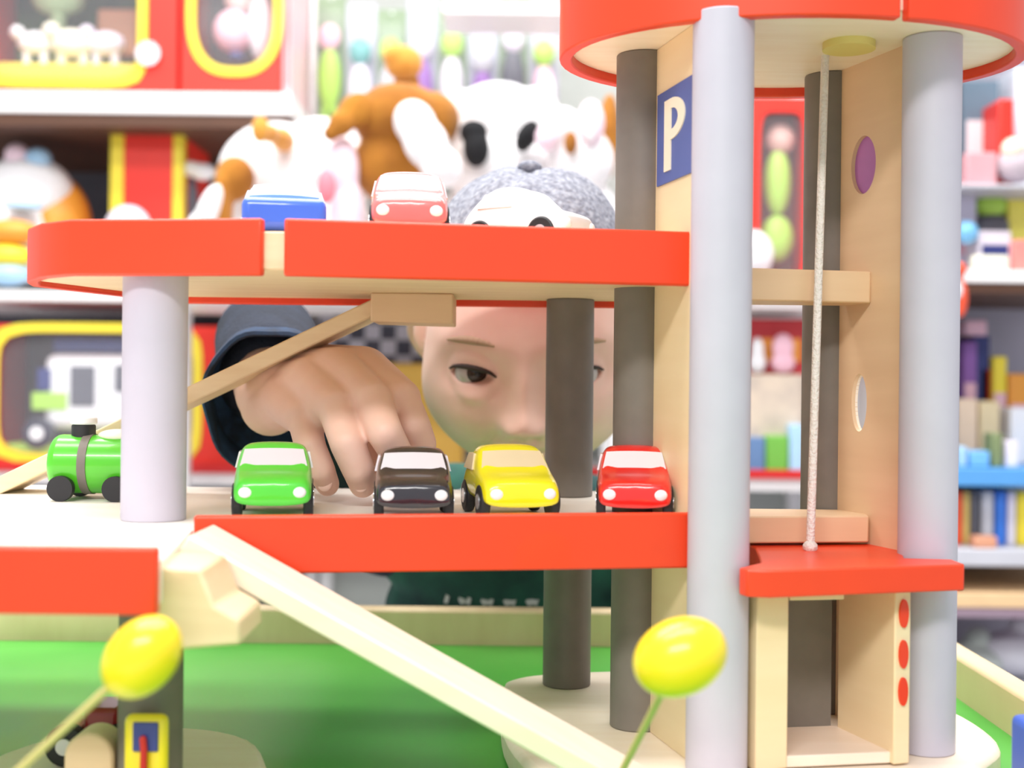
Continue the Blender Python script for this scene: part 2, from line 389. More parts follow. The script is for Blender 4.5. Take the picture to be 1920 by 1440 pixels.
for py in (1150, 1226, 1296):
    p = P(1681, py, bc.y); bm = B()
    r_ = bmesh.ops.create_cone(bm, cap_ends=True, segments=24, radius1=1, radius2=1, depth=1)
    M2 = Matrix.Translation((bc.x + fn.x * .0006, bc.y + fn.y * .0006, p.z)) @ Matrix.Rotation(wa + PI / 2, 4, 'Z') @ Matrix.Rotation(PI / 2, 4, 'X') @ Matrix.Diagonal((.0026, .0072, .0016, 1))
    bmesh.ops.transform(bm, matrix=M2, verts=r_['verts'])
    obj('elevator_button', bm, red, cab)
c0 = P(1519, 1032, .69); c0.z = ez; c1 = P(1547, 130, .718); c1.z = RZ
obj('elevator_cord', cyl(B(), c0, c1, .0023, n=12), string, g)
obj('cord_knot', sph(B(), c0 + Vector((0, 0, .002)), (.004, .004, .0035)), string, g)
# fuel pump painted panel on the lower left post
fp = B(); fx0, fx1 = X(237, .58, 1400), X(318, .58, 1400)
bb(fp, fx0, fx1, .574, .582, BZ, Z(1338, .578, 275))
pump = lab(obj('fuel_pump', fp, yellow, g, bevel=.0035, seg=3), 'yellow fuel pump with a blue window')
bm = B(); bb(bm, X(250, .574, 1400), X(297, .574, 1400), .5725, .5745, Z(1408, .574, 275), Z(1354, .574, 275))
obj('pump_window', bm, mat('pump_blue', (.04, .06, .25), .4), pump, bevel=.0005)
bm = B(); chain(bm, [P(268, 1386, .571), P(270, 1410, .571), P(269, 1440, .571), Vector((P(269, 1440, .571).x, .571, BZ + .003))], [.0016] * 4)
obj('pump_hose', bm, mat('hose_red', (.55, .02, .015), .4), pump)

# ------------------------------------------------------------------ toy cars
glass_w = mat('pinkish_white_windscreen', (.86, .80, .86), .25, .05, coat=.4)
def make_car(label, loc, rz, body, W=.040, L=.068, H=.036, glass=None, wheel=None, lights=True, style='saloon', chassis=None):
    t = thing('toy_car', label, 'toy car', loc, rz=rz, group='wooden toy cars parked on the garage decks')
    glass = glass or glass_w
    # sections along the length: y, half width, z of belt, z of top, half width of top
    if style == 'van':
        sec = [(-L/2, .84, .30, .50, .70), (-L*.44, .97, .36, .56, .86), (-L*.34, 1, .52, .62, .90), (-L*.20, 1, .58, .97, .86), (-L*.0, 1, .60, 1.0, .86), (L*.30, 1, .60, .99, .86), (L*.42, .97, .56, .93, .80), (L/2, .86, .45, .6, .7)]
    else:
        sec = [(-L/2, .86, .34, .46, .74), (-L*.46, .96, .42, .54, .86), (-L*.34, 1, .48, .60, .90), (-L*.20, 1, .54, .66, .92), (-L*.04, 1, .60, .96, .87), (L*.08, 1, .62, 1.0, .85), (L*.24, 1, .60, .97, .84), (L*.38, .98, .56, .74, .82), (L*.46, .93, .48, .58, .78), (L/2, .80, .40, .46, .68)]
    bm = B(); rings = []; z0 = H * .17
    for (y, wf, zb_, zt_, tf) in sec:
        hw = W / 2 * wf; ht = W / 2 * tf * (wf); zb = H * zb_; ztp = H * zt_
        pts = [(-hw * .92, z0), (-hw, z0 + (zb - z0) * .45), (-hw * .98, zb), (-ht, ztp - (ztp - zb) * .18), (-ht * .75, ztp), (0, ztp + H * .012), (ht * .75, ztp), (ht, ztp - (ztp - zb) * .18), (hw * .98, zb), (hw, z0 + (zb - z0) * .45), (hw * .92, z0)]
        rings.append([bm.verts.new((p[0], y, p[1])) for p in pts])
    for a, b in zip(rings, rings[1:]):
        n = len(a)
        for i in range(n): bm.faces.new((a[i], a[(i + 1) % n], b[(i + 1) % n], b[i]))
    bm.faces.new(rings[0]); bm.faces.new(rings[-1][::-1])
    bmesh.ops.recalc_face_normals(bm, faces=bm.faces)
    obj('car_body', bm, body, t, local=True, sub=2)
    if chassis:
        bm = B(); bb(bm, -W * .505, W * .505, -L * .505, L * .47, H * .10, H * .64); obj('chassis', bm, chassis, t, local=True, bevel=.004, seg=3)
    # windscreen: a slightly domed slab lying on the slope between bonnet and roof
    def screen(ya, za, yb, zb2, wa_, wb_, name, lift=.0009):
        bm = B(); n = 8; A, Bv = [], []
        for i in range(n + 1):
            u_ = -1 + 2 * i / n; dome = .0016 * (1 - u_ * u_)
            A.append((u_ * wa_, ya - dome, za + dome * .4)); Bv.append((u_ * wb_, yb - dome, zb2 + dome * .4))
        va = [bm.verts.new(v) for v in A]; vb = [bm.verts.new(v) for v in Bv]
        s = 1 if yb > ya else -1
        wa2 = [bm.verts.new((v[0] * .98, v[1] + s * .004, v[2] - .003)) for v in A]; wb2 = [bm.verts.new((v[0] * .98, v[1] + s * .004, v[2] - .003)) for v in Bv]
        for i in range(n):
            bm.faces.new((va[i], va[i + 1], vb[i + 1], vb[i])); bm.faces.new((wa2[i], wb2[i], wb2[i + 1], wa2[i + 1]))
            bm.faces.new((va[i], wa2[i], wa2[i + 1], va[i + 1])); bm.faces.new((vb[i], vb[i + 1], wb2[i + 1], wb2[i]))
        bm.faces.new((va[0], vb[0], wb2[0], wa2[0])); bm.faces.new((va[n], wa2[n], wb2[n], vb[n]))
        bmesh.ops.recalc_face_normals(bm, faces=bm.faces)
        return obj(name, bm, glass, t, local=True)
    if style == 'van': screen(-L*.345, H*.70, -L*.235, H*.91, W*.42, W*.37, 'windscreen')
    else: screen(-L*.185, H*.685, -L*.065, H*.905, W*.425, W*.375, 'windscreen')
    for s in (-1, 1):
        bm = B(); y0 = -L * .02 if style != 'van' else -L * .16
        v = [(s * W * .500, y0, H * .64), (s * W * .500, L * .32, H * .64), (s * W * .455, L * .25, H * .86), (s * W * .455, y0 + L * .06, H * .86)]
        q1 = [bm.verts.new(p) for p in v]; q2 = [bm.verts.new((p[0] - s * .006, p[1], p[2])) for p in v]
        bm.faces.new(q1); bm.faces.new(q2[::-1])
        for i in range(4): bm.faces.new((q1[i], q2[i], q2[(i + 1) % 4], q1[(i + 1) % 4]))
        bmesh.ops.recalc_face_normals(bm, faces=bm.faces)
        obj('side_window', bm, glass, t, local=True)
        if lights:
            obj('headlight', sph(B(), (s * W * .33, -L * .478, H * .36), (.0036, .0022, .0030)), MC['lamp_white'], t, local=True)
        for y in (-L * .29, L * .29):
            wr = H * .235; bm = B(); cyl(bm, (s * W * .38, y, wr), (s * W * .505, y, wr), wr, n=28)
            wh = obj('wheel', bm, black, t, local=True, bevel=.0012)
            obj('hub', cyl(B(), (s * W * .50, y, wr), (s * W * .515, y, wr), wr * .45, n=20), chrome, wh, local=True)
    return t
mat('lamp_white', (.95, .95, .97), .2)
def on_deck(px, Y, z, py=900): return Vector((X(px, Y, py), Y, z + .0002))
c_green = mat('green_car_paint', (.10, .72, .05), .25, .04, coat=.6)
c_black = mat('black_car_paint', (.025, .022, .03), .2, .04, coat=.8)
c_yellow = mat('yellow_car_paint', (.96, .86, .01), .25, .04, coat=.6)
c_red = mat('red_car_paint', (.85, .02, .015), .22, .04, coat=.7)
c_blue = mat('blue_car_paint', (.06, .16, .75), .25, .04, coat=.5)
c_pink = mat('faded_red_car_paint', (.90, .17, .16), .25, .04, coat=.6)
c_white = mat('white_car_paint', (.93, .91, .92), .3, .02, coat=.4)
ly = .692
make_car('bright green wooden toy car, leftmost of the four on the middle deck', on_deck(514, ly, ZM1), math.radians(9), c_green, W=.0415, H=.0385)
make_car('black wooden toy car under the hand on the middle deck', on_deck(774, .69, ZM1), math.radians(6), c_black, W=.041, H=.037)
make_car('yellow wooden toy car turned slightly on the middle deck', on_deck(955, .697, ZM1), math.radians(13), c_yellow, W=.0425, H=.0385, glass=mat('straw_windscreen', (.85, .70, .45), .3, .1))
make_car('red wooden toy car beside the posts, rightmost on the middle deck', on_deck(1188, .70, ZM1), math.radians(-4), c_red, W=.040, H=.0385)
make_car('blue toy car with a pale blue cab behind the gap in the upper rim', on_deck(528, .68, ZU1), math.radians(10), mat('pale_blue_car_paint', (.50, .72, .93), .25, .04, coat=.5), W=.042, H=.0305, chassis=c_blue, glass=mat('pale_blue_glass', (.62, .82, .95), .25), style='van', lights=False)
make_car('faded red toy car in the middle of the upper deck', on_deck(762, .69, ZU1), math.radians(5), c_pink, W=.041, H=.041)
make_car('white toy car parked askew on the upper deck under the cap', on_deck(985, .715, ZU1), math.radians(58), c_white, W=.040, H=.036, glass=whitep)

# green toy engine on the left of the middle deck
eX = X(165, .765, 880)
t = thing('toy_engine', 'green wooden toy engine with a grey band behind the left post', 'toy train', (eX + .008, .765, ZM1))
bm = B(); cyl(bm, (eX - .020, .765, ZM1 + .021), (eX + .035, .765, ZM1 + .021), .0175, n=40)
obj('boiler', bm, mat('leaf_green_paint', (.09, .55, .02), .3, .05, coat=.4), t, bevel=.005, seg=4)
bm = B(); cyl(bm, (eX - .001, .765, ZM1 + .021), (eX + .004, .765, ZM1 + .021), .0181, n=40); obj('boiler_band', bm, greyd, t)
bm = B(); cyl(bm, (X(157, .765, 800), .765, ZM1 + .036), (X(157, .765, 800), .765, ZM1 + .0445), .007, n=24); obj('chimney', bm, black, t, bevel=.001)
bm = B(); cyl(bm, (X(157, .765, 800), .765, ZM1 + .0445), (X(157, .765, 800), .765, ZM1 + .049), .0078, n=24); obj('chimney_cap', bm, whitep, t, bevel=.001)
bm = B(); sph(bm, (eX + .018, .765, ZM1 + .038), (.012, .010, .004)); obj('dome', bm, mat('cream_paint', (.92, .9, .72), .4), t)
for s in (-1, 1):
    for dx in (-.010, .022):
        bm = B(); cyl(bm, (eX + dx, .765 + s * .015, ZM1 + .0075), (eX + dx, .765 + s * .020, ZM1 + .0075), .0075, n=24); obj('wheel', bm, black, t)

# yellow headed sticks in the foreground
def marker(label, c, r, foot, tilt):
    t = thing('toy_signpost', label, 'toy', foot, group=None)
    obj('yellow_head', sph(B(), c, r, Matrix.Rotation(tilt, 3, 'Y'), n=40), mat('glossy_yellow', (.98, .70, .01), .3, coat=.3), t)
    obj('stick', cyl(B(), foot, c, .0016, .0016, n=16), mat('yellow_wood', (.62, .50, .20), .6), t)
    bm = B(); cyl(bm, foot, Vector(foot) + Vector((0, 0, .004)), .011, .010, n=28); obj('foot', bm, mat('yellow_wood', (.80, .68, .28), .5), t, bevel=.001)
    return t
hc = P(1277, 1230, .50); ft = P(1120, 1425, .575); ft.z = BZ; ft = Vector((X(1135, .585, 1400), .585, BZ))
marker('round yellow head on a leaning stick in front of the tower post', P(1275, 1232, .50), (.0190, .0155, .0150), ft, math.radians(-25))
ft2 = Vector((-.232, .485, BZ))
marker('round yellow head on a leaning stick below the left red rim', P(266, 1232, .46), (.0165, .012, .0125), ft2, math.radians(-50))
# base lobe under those sticks belongs to the garage
obj('base_board', prism(B(), smooth_loop([(-.25, .44), (-.25, .52), (-.20, .54), (-.15, .52), (-.14, .45), (-.19, .42)], 6), BZ - .018, BZ - .0002), wood_pale, g, bevel=.003)

# dark red toy truck bottom left + rounded block
tY = .652
t = thing('toy_truck', 'dark red toy truck with a black wheel beside the fuel pump', 'toy truck', (X(170, tY, 1380), tY, BZ))
maroon = mat('maroon_paint', (.30, .012, .015), .35, coat=.4)
bm = B(); bb(bm, X(172, tY, 1380), X(238, tY, 1380), tY - .014, tY + .014, BZ + .006, Z(1316, tY, 170)); obj('truck_cab', bm, maroon, t, bevel=.003, seg=3)
bm = B(); bb(bm, X(126, tY, 1380), X(175, tY, 1380), tY - .013, tY + .013, BZ + .006, Z(1352, tY, 170)); obj('bonnet', bm, maroon, t, bevel=.003)
for px in (126, 222):
    bm = B(); cx = X(px, tY - .016, 1380); wz = BZ + .0105; cyl(bm, (cx, tY - .020, wz), (cx, tY - .0125, wz), .0103, n=32); wh = obj('wheel', bm, black, t, bevel=.001)
    bm = B(); cyl(bm, (cx, tY - .0215, wz), (cx, tY - .0195, wz), .0040, n=20); obj('hub', bm, whitep, wh)
cc = P(176, 1440, .60)
pts = [(cc.x + .0115 * math.cos(a), BZ + .017 + .0115 * math.sin(a)) for a in [PI * i / 20 for i in range(21)]]
pts = [(cc.x - .0115, BZ)] + pts[::-1] + [(cc.x + .0115, BZ)]
tag(obj('arched_block', prism_xz(B(), pts, .592, .612), wood, bevel=.0015), 'tan arched wooden block in front of the dark red truck', 'toy block')

# blue block on the table, right edge
bx0 = X(1850, .62, 1400)
tag(obj('blue_block', bb(B(), max(bx0, .2445), .285, .585, .625, TZ, Z(1350, .61, 1880)), blue, bevel=.004, seg=3), 'bright blue wooden block on the green table by its right rim', 'toy block')

# ------------------------------------------------------------------ store shelving behind
shelfw = mat('white_shelf_enamel', (.90, .88, .88), .4, .02)
rail_r = mat('dark_red_price_rail', (.62, .012, .012), .4, .05)
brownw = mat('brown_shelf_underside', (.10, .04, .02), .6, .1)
backp = mat('charcoal_shelf_back', (.10, .105, .13), .7, .2)
backl = mat('pale_green_grey_back', (.50, .53, .50), .7, .15, scale=8)
GY0, GY1 = 2.2, 2.72
z_s1 = (.496, .458); z_s2 = (.153, .134); z_s3 = (-.155, -.180); zr2 = .168; zr3 = -.142
def unit(label, x0, x1, shelves, back, upr):
    t = thing('shelving_unit', label, 'shelving', ((x0 + x1) / 2, GY1, FZ))
    obj('back_panel', bb(B(), x0, x1, GY1 - .02, GY1, FZ, 1.1), back, t)
    for (zt, zb_, under, rz) in shelves:
        sh = obj('shelf', bb(B(), x0, x1, GY0, GY1 - .02, zb_, zt), shelfw, t, bevel=.002)
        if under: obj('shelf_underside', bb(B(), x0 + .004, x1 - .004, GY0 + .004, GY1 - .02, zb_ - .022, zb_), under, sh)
        if rz: obj('price_rail', bb(B(), x0, x1, GY0 - .012, GY0 - .003, zt - .003, rz), rail_r, sh, bevel=.001)
    obj('plinth', bb(B(), x0, x1, GY0 + .02, GY1, FZ, FZ + .1), shelfw, t)
    for x in upr: obj('upright', bb(B(), x - .012, x + .012, GY1 - .06, GY1 - .02, FZ, 1.1), shelfw, t)
    return t
XL = X(560, 2.2); XLe = X(508, 2.2)
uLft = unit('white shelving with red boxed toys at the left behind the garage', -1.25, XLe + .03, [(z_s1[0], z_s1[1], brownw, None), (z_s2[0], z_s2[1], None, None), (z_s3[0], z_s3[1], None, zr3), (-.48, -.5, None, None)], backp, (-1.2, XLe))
uC = unit('white shelving with red price rails behind the child', XLe + .04, .615, [(z_s2[0] - .0, z_s2[1], None, zr2), (z_s3[0], z_s3[1], None, zr3), (-.48, -.5, None, None)], backl, (X(606, 2.6), .59))
obj('shelf', bb(B(), X(822, 2.2), .615, GY0, GY0 + .13, .636, .655), shelfw, uC, bevel=.002)

def carton(label, px0, px1, zb_, zt, Y, dp, col, trim, inner, win, fill=None, rounded=False, group=None):
    """toy packed in a window box: px0..px1 across, zb..zt high; win = fractions l, r, b, t of the opening"""
    x0, x1 = X(px0, Y), X(px1, Y); W_, H_ = x1 - x0, zt - zb_
    t = thing('toy_box', label, 'boxed toy', ((x0 + x1) / 2, Y + dp / 2, zb_), group)
    bm = B(); bb(bm, x0, x1, Y + dp - .006, Y + dp, zb_, zt); bb(bm, x0, x0 + .006, Y, Y + dp, zb_, zt); bb(bm, x1 - .006, x1, Y, Y + dp, zb_, zt)
    bb(bm, x0, x1, Y, Y + dp, zb_, zb_ + .006); bb(bm, x0, x1, Y, Y + dp, zt - .006, zt)
    obj('carton', bm, col, t)
    wx0, wx1, wz0, wz1 = x0 + W_ * win[0], x0 + W_ * win[1], zb_ + H_ * win[2], zb_ + H_ * win[3]
    def frame(y0, y1, grow, m, name):
        a0, a1, b0, b1 = wx0 - grow, wx1 + grow, wz0 - grow, wz1 + grow
        n = 48; bm = B(); O, I = [], []
        for i in range(n):
            a = 2 * PI * i / n; c, s = math.cos(a), math.sin(a); e = 2.6 if rounded else 7
            k = (abs(c) ** e + abs(s) ** e) ** (-1 / e)
            I.append(((wx0 + wx1) / 2 + (wx1 - wx0) / 2 * c * k, (wz0 + wz1) / 2 + (wz1 - wz0) / 2 * s * k))
            if name == 'front_panel':
                k2 = 1 / max(abs(c), abs(s)); ox = (x0 + x1) / 2 + W_ / 2 * c * k2; oz = (zb_ + zt) / 2 + H_ / 2 * s * k2
                O.append((ox, oz))
            else: O.append(((wx0 + wx1) / 2 + ((wx1 - wx0) / 2 + grow) * c * k, (wz0 + wz1) / 2 + ((wz1 - wz0) / 2 + grow) * s * k))
        q = [[bm.verts.new((p[0], y, p[1])) for p in ring_] for ring_, y in ((O, y0), (I, y0), (I, y1), (O, y1))]
        for i in range(n):
            j = (i + 1) % n
            for k in range(4): bm.faces.new((q[k][i], q[k][j], q[(k + 1) % 4][j], q[(k + 1) % 4][i]))
        bmesh.ops.recalc_face_normals(bm, faces=bm.faces)
        return obj(name, bm, m, t)
    frame(Y - .001, Y + .004, 0, col, 'front_panel')
    if trim: frame(Y - .004, Y - .0012, .016, trim, 'window_trim')
    obj('backing_card', bb(B(), x0 + .008, x1 - .008, Y + dp - .02, Y + dp - .014, zb_ + .008, zt - .008), inner, t)
    obj('clear_window', bb(B(), wx0, wx1, Y + .0045, Y + .0055, wz0, wz1), plastic, t)
    if fill: fill(t, wx0, wx1, wz0, wz1, Y + dp * .3)
    return t
box_red = mat('red_carton', (.86, .035, .02), .4, .05)
box_yel = mat('yellow_trim_card', (.96, .76, .05), .4, .05)
forest = mat('green_forest_print', (.10, .30, .08), .5, scale=9, col2=(.03, .09, .05))
pale = mat('white_lavender_plastic', (.88, .84, .92), .35, scale=8, col2=(.78, .70, .84))
pinkp = mat('pink_plastic', (.92, .55, .66), .4, .06)
skyb = mat('pale_blue_plastic', (.42, .66, .90), .35, .05)
limeg = mat('lime_plastic', (.45, .75, .10), .4, .1)
orange = mat('orange_plastic', (.95, .38, .05), .4, .08)
navy = mat('navy_plastic', (.03, .04, .20), .4, .1)
teal = mat('teal_plastic', (.15, .45, .45), .4, .1)
peach = mat('peach_card', (.90, .68, .50), .5, .08)
cream = mat('cream_plastic', (.92, .88, .72), .45, .05)
dgrey = mat('dark_grey_plastic', (.12, .12, .15), .5, .1)
lgrey = mat('light_grey_plastic', (.60, .60, .66), .5, .08)
purple = mat('purple_plastic', (.30, .12, .45), .45, .1)
brown = mat('brown_card', (.30, .14, .08), .6, .1)

def fill_animals(t, x0, x1, z0, z1, y):
    w_ = x1 - x0; h = z1 - z0
    obj('ground_tray', bb(B(), x0, x1, y - .03, y + .06, z0, z0 + h * .16), box_yel, t, bevel=.004)
    for fx, r, m in ((.25, .026, whitep), (.50, .032, cream), (.72, .028, pale)):
        c = Vector((x0 + w_ * fx, y, z0 + h * .36)); bm = B(); sph(bm, c, (r * 1.25, r * .7, r * .8)); sph(bm, c + Vector((-r * 1.1, -.01, r * .6)), r * .5)
        for dx in (-.6, .6): cyl(bm, c + Vector((dx * r, 0, -.005)), c + Vector((dx * r, 0, -r * 1.5)), r * .25)
        obj('animal_figure', bm, m, t)
    bm = B(); cyl(bm, (x0 + w_ * .35, y + .04, z0 + h * .2), (x0 + w_ * .35, y + .04, z0 + h * .9), .014); sph(bm, (x0 + w_ * .35, y + .04, z0 + h * .8), (.05, .03, .035)); obj('tree_figure', bm, mat('pale_green_plastic', (.45, .62, .35), .5, .1), t)
    obj('barn_figure', bb(B(), x0 + w_ * .62, x0 + w_ * .9, y + .03, y + .06, z0 + h * .3, z0 + h * .7), mat('rust_card', (.55, .25, .12), .5), t, bevel=.006)
zt1 = .72
tA = carton('big red box with a forest scene window, at the left end of the top shelf', -60, 326, z_s1[0], .78, 2.24, .2, box_red, box_yel, forest, (.06, .81, .11, .86), fill_animals)
bm = B(); cyl(bm, P(279, 102, 2.236) + Vector((0, -.008, 0)), P(279, 102, 2.236) + Vector((0, .0, 0)), .021); obj('round_seal', bm, chrome, tA)
def fill_doll(t, x0, x1, z0, z1, y):
    w_ = x1 - x0; h = z1 - z0; cx = (x0 + x1) / 2
    bm = B(); sph(bm, (cx - w_ * .05, y, z0 + h * .72), w_ * .19); obj('doll_head', bm, mat('doll_skin', (.92, .72, .66), .4), t)
    bm = B(); sph(bm, (cx - w_ * .10, y - .01, z0 + h * .40), (w_ * .26, .03, h * .20)); obj('doll_dress', bm, pinkp, t)
    bm = B(); sph(bm, (cx + w_ * .25, y, z0 + h * .45), (w_ * .17, .03, h * .34)); sph(bm, (cx + w_ * .05, y - .01, z0 + h * .86), (w_ * .12, .02, h * .1)); obj('white_accessory', bm, whitep, t)
    bm = B(); sph(bm, (cx - w_ * .02, y - .03, z0 + h * .13), (w_ * .10, .02, h * .05)); obj('blue_shoe', bm, navy, t, )
carton('red box with a rounded doll window, right of the forest scene box', 334, 520, z_s1[0], .76, 2.24, .2, box_red, box_yel, dgrey, (.14, .93, .20, .93), fill_doll, rounded=True)
carton('narrow pinkish white box at the right end of the top shelf', 524, 540, z_s1[0] , .76, 2.26, .2, mat('pinkish_card', (.92, .62, .66), .4, .1), None, pale, (.15, .85, .1, .9))

# second shelf, left: red and yellow box, orange plush toy, domes
def plain_box(label, px0, px1, zb_, zt, Y, dp, m, m2=None, cat='box', name='product_box', group=None):
    x0, x1 = X(px0, Y), X(px1, Y)
    if m2 is None: return tag(obj(name, bb(B(), x0, x1, Y, Y + dp, zb_, zt), m, bevel=.003), label, cat, group)
    t = thing(name, label, cat, ((x0 + x1) / 2, Y + dp / 2, zb_), group)
    obj('carton', bb(B(), x0, x1, Y, Y + dp, zb_, zt), m, t, bevel=.003)
    xw = (x1 - x0)
    obj('printed_band', bb(B(), x0 + xw * .1, x1 - xw * .1, Y - .0015, Y + .002, zb_ + (zt - zb_) * .25, zb_ + (zt - zb_) * .65), m2, t)
    return t
x0, x1 = X(205, 2.28), X(338, 2.28)
t = thing('toy_box', 'tall red box with yellow edges on the second shelf at the left', 'boxed toy', ((x0 + x1) / 2, 2.33, z_s2[0]))
obj('carton', bb(B(), x0, x1, 2.28, 2.48, z_s2[0], Z(250, 2.28)), box_red, t, bevel=.003)
obj('yellow_edge', bb(B(), x0 - .001, x0 + .022, 2.276, 2.30, z_s2[0], Z(252, 2.28)), box_yel, t)
obj('yellow_edge', bb(B(), x1 - .016, x1 + .001, 2.276, 2.30, z_s2[0], Z(252, 2.28)), box_yel, t)
def blob(label, cat, name, parts, group=None, rem=.004, sh=0):
    """soft toy / lumpy product: parts = [(part name, material, [(px, py, Y, rx, ry, rz)...])], first bottommost anchors the root"""
    if sh: parts = [(a, b, [(q[0], q[1], q[2] - sh, *[r * (q[2] - sh) / q[2] for r in q[3:6]], *q[6:]) for q in c]) for a, b, c in parts]
    allp = [q for p in parts for q in p[2]]
    cs = [(P(q[0], q[1], q[2]), q) for q in allp]
    zmin = min(c.z - q[5] for c, q in cs); mx = sum(c.x for c, q in cs) / len(cs); my = sum(c.y for c, q in cs) / len(cs)
    t = thing(name, label, cat, (mx, my, zmin), group)
    for nm, m, qs in parts:
        bm = B()
        for q in qs: sph(bm, P(q[0], q[1], q[2]), (q[3], q[4], q[5]), Matrix.Rotation(q[6] if len(q) > 6 else 0, 3, 'Y'))
        obj(nm, bm, m, t, remesh=rem if len(qs) > 1 else 0, iters=3)
    return t
plush_w = mat('white_plush', (.93, .91, .93), .95, .03, bump=.6, bscale=120, sheen=.3)
plush_b = mat('ginger_brown_plush', (.50, .20, .018), .95, bump=.6, bscale=120, sheen=.1, scale=12, col2=(.27, .09, .008))
plush_o = mat('light_orange_plush', (.74, .33, .05), .95, .1, bump=.6, bscale=120, sheen=.3)
plush_k = mat('black_plush', (.008, .008, .01), .95, bump=.5, bscale=120)
plush_p = mat('pale_pink_plush', (.93, .70, .80), .95, .05, bump=.5, bscale=120, sheen=.3)
blob('white and pink soft toy with an orange back on the second shelf, far left', 'soft toy', 'plush_toy',
     [('body', plush_w, [(35, 445, 2.32, .085, .06, .085), (50, 360, 2.32, .085, .06, .065), (10, 480, 2.32, .07, .06, .05)]), ('back', orange, [(105, 430, 2.34, .065, .06, .10), (80, 385, 2.36, .07, .05, .06)]),
      ('ear', plush_p, [(32, 292, 2.30, .022, .02, .022)]), ('ear', skyb, [(72, 300, 2.30, .024, .02, .022)]), ('belly_band', skyb, [(45, 388, 2.25, .035, .02, .008)])])
blob('small white domed toy in front of the red and yellow box', 'toy', 'domed_toy', [('shell', pale, [(240, 432, 2.25, .042, .03, .045), (240, 480, 2.25, .045, .03, .045)])])
blob('yellow and orange toy with blue foot low on the second shelf', 'toy', 'ride_on_toy', [('body', orange, [(20, 435, 2.24, .05, .03, .022)]), ('seat', box_yel, [(12, 480, 2.24, .045, .03, .022)]), ('foot', skyb, [(15, 515, 2.24, .04, .03, .02)])])
blob('white and lilac rattle toy at the end of the red box, second shelf', 'toy', 'rattle_toy', [('head', pale, [(318, 318, 2.30, .022, .02, .020)]), ('handle', whitep, [(352, 316, 2.31, .03, .016, .014), (380, 322, 2.31, .025, .016, .016)]), ('stand', dgrey, [(356, 420, 2.33, .016, .016, .10)])])

# hanging packs on the centre unit back panel
cols = [(limeg, pinkp), (pale, teal), (lgrey, limeg), (purple, pale), (pale, limeg), (purple, lgrey), (dgrey, pale), (pinkp, limeg)]
xs = [614 + 57 * i for i in range(8)]
what = ['lime green and pink figures, beside the dark left edge', 'a lilac figure, second from the left edge', 'a grey figure and a lime cap behind the orange head', 'a violet figure, right of the orange head',
        'a pale lilac figure, fourth from the right', 'a violet figure with a grey base, third from the right', 'a dark grey figure, second from the right', 'a pink figure and a lime hat, beside the red roof']
bagm = mat('pale_card', (.55, .55, .66), .5, .05)
bagm2 = mat('sage_card', (.30, .40, .26), .5, .15)
for i, (px, (m1, m2), wl) in enumerate(zip(xs, cols, what)):
    Y = 2.47; x = X(px, Y); zt = .745 - .012 * (i % 3); zb_ = zt - .27 - .015 * (i % 2); hw = .0285
    t = thing('hanging_toy_pack', 'clear hanging pack with ' + wl, 'packaged toy', (x, Y, zb_), 'packs hanging above the soft toys')
    obj('backing_card', bb(B(), x - hw, x + hw, Y, Y + .002, zb_, zt - .001), bagm if i % 2 else bagm2, t)
    bm = B(); sph(bm, (x, Y - .02, zb_ + .185), (.021, .014, .026)); obj('figure_head', bm, m2, t)
    bm = B(); sph(bm, (x, Y - .018, zb_ + .105), (.022, .014, .062)); cyl(bm, (x - .008, Y - .018, zb_ + .06), (x - .009, Y - .018, zb_ + .02), .006); cyl(bm, (x + .008, Y - .018, zb_ + .06), (x + .009, Y - .018, zb_ + .02), .006)
    obj('figure', bm, m1, t)
    obj('clear_bubble', bb(B(), x - hw * .92, x + hw * .92, Y - .038, Y - .001, zb_ + .008, zt - .035), plastic, t, bevel=.006, seg=3)
    obj('hanging_hook', cyl(B(), (x, Y - .004, zt - .008), (x, GY1 - .021, zt - .008), .002, n=10), chrome, t)

# ------------------------------------------------------------------ soft toys on the second shelf, centre
s2 = z_s2[0]
def bl(py, Y): return P(900, py, Y).z
blob('big brown and white soft toy dog leaning across the display ledge', 'soft toy', 'plush_dog', [
    ('body', plush_w, [(520, 330, 2.38, .11, .10, .10), (485, 400, 2.38, .07, .09, .10), (600, 330, 2.40, .10, .08, .11), (560, 430, 2.38, .14, .09, .10), (465, 500, 2.36, .10, .07, .055), (640, 500, 2.38, .10, .07, .055), (760, 500, 2.38, .08, .07, .055)]),
    ('hind_leg', plush_b, [(440, 335, 2.27, .036, .03, .040), (418, 385, 2.26, .018, .03, .07)]),
    ('hind_paw', plush_w, [(392, 395, 2.24, .020, .03, .05, .35), (372, 450, 2.24, .024, .03, .05)]),
    ('tail', plush_o, [(488, 242, 2.185, .016, .012, .024), (505, 250, 2.22, .018, .03, .016), (530, 262, 2.27, .02, .05, .02)]),
    ('head', plush_b, [(750, 222, 2.27, .085, .075, .062), (735, 310, 2.28, .070, .07, .07), (810, 225, 2.28, .05, .06, .05)]),
    ('ear', plush_b, [(668, 208, 2.22, .036, .018, .030, -.7), (640, 232, 2.21, .026, .014, .022, -.7), (620, 250, 2.21, .014, .012, .014)]),
    ('muzzle', plush_w, [(778, 232, 2.19, .036, .03, .042, -.45), (798, 268, 2.185, .038, .03, .05, -.5), (828, 315, 2.19, .036, .04, .035)]),
    ('front_leg', plush_p, [(640, 320, 2.24, .032, .03, .06), (650, 400, 2.24, .030, .03, .07)]),
    ('chest_bow', mat('red_pink_ribbon', (.80, .22, .28), .6), [(612, 350, 2.20, .016, .01, .03)])], sh=.30)
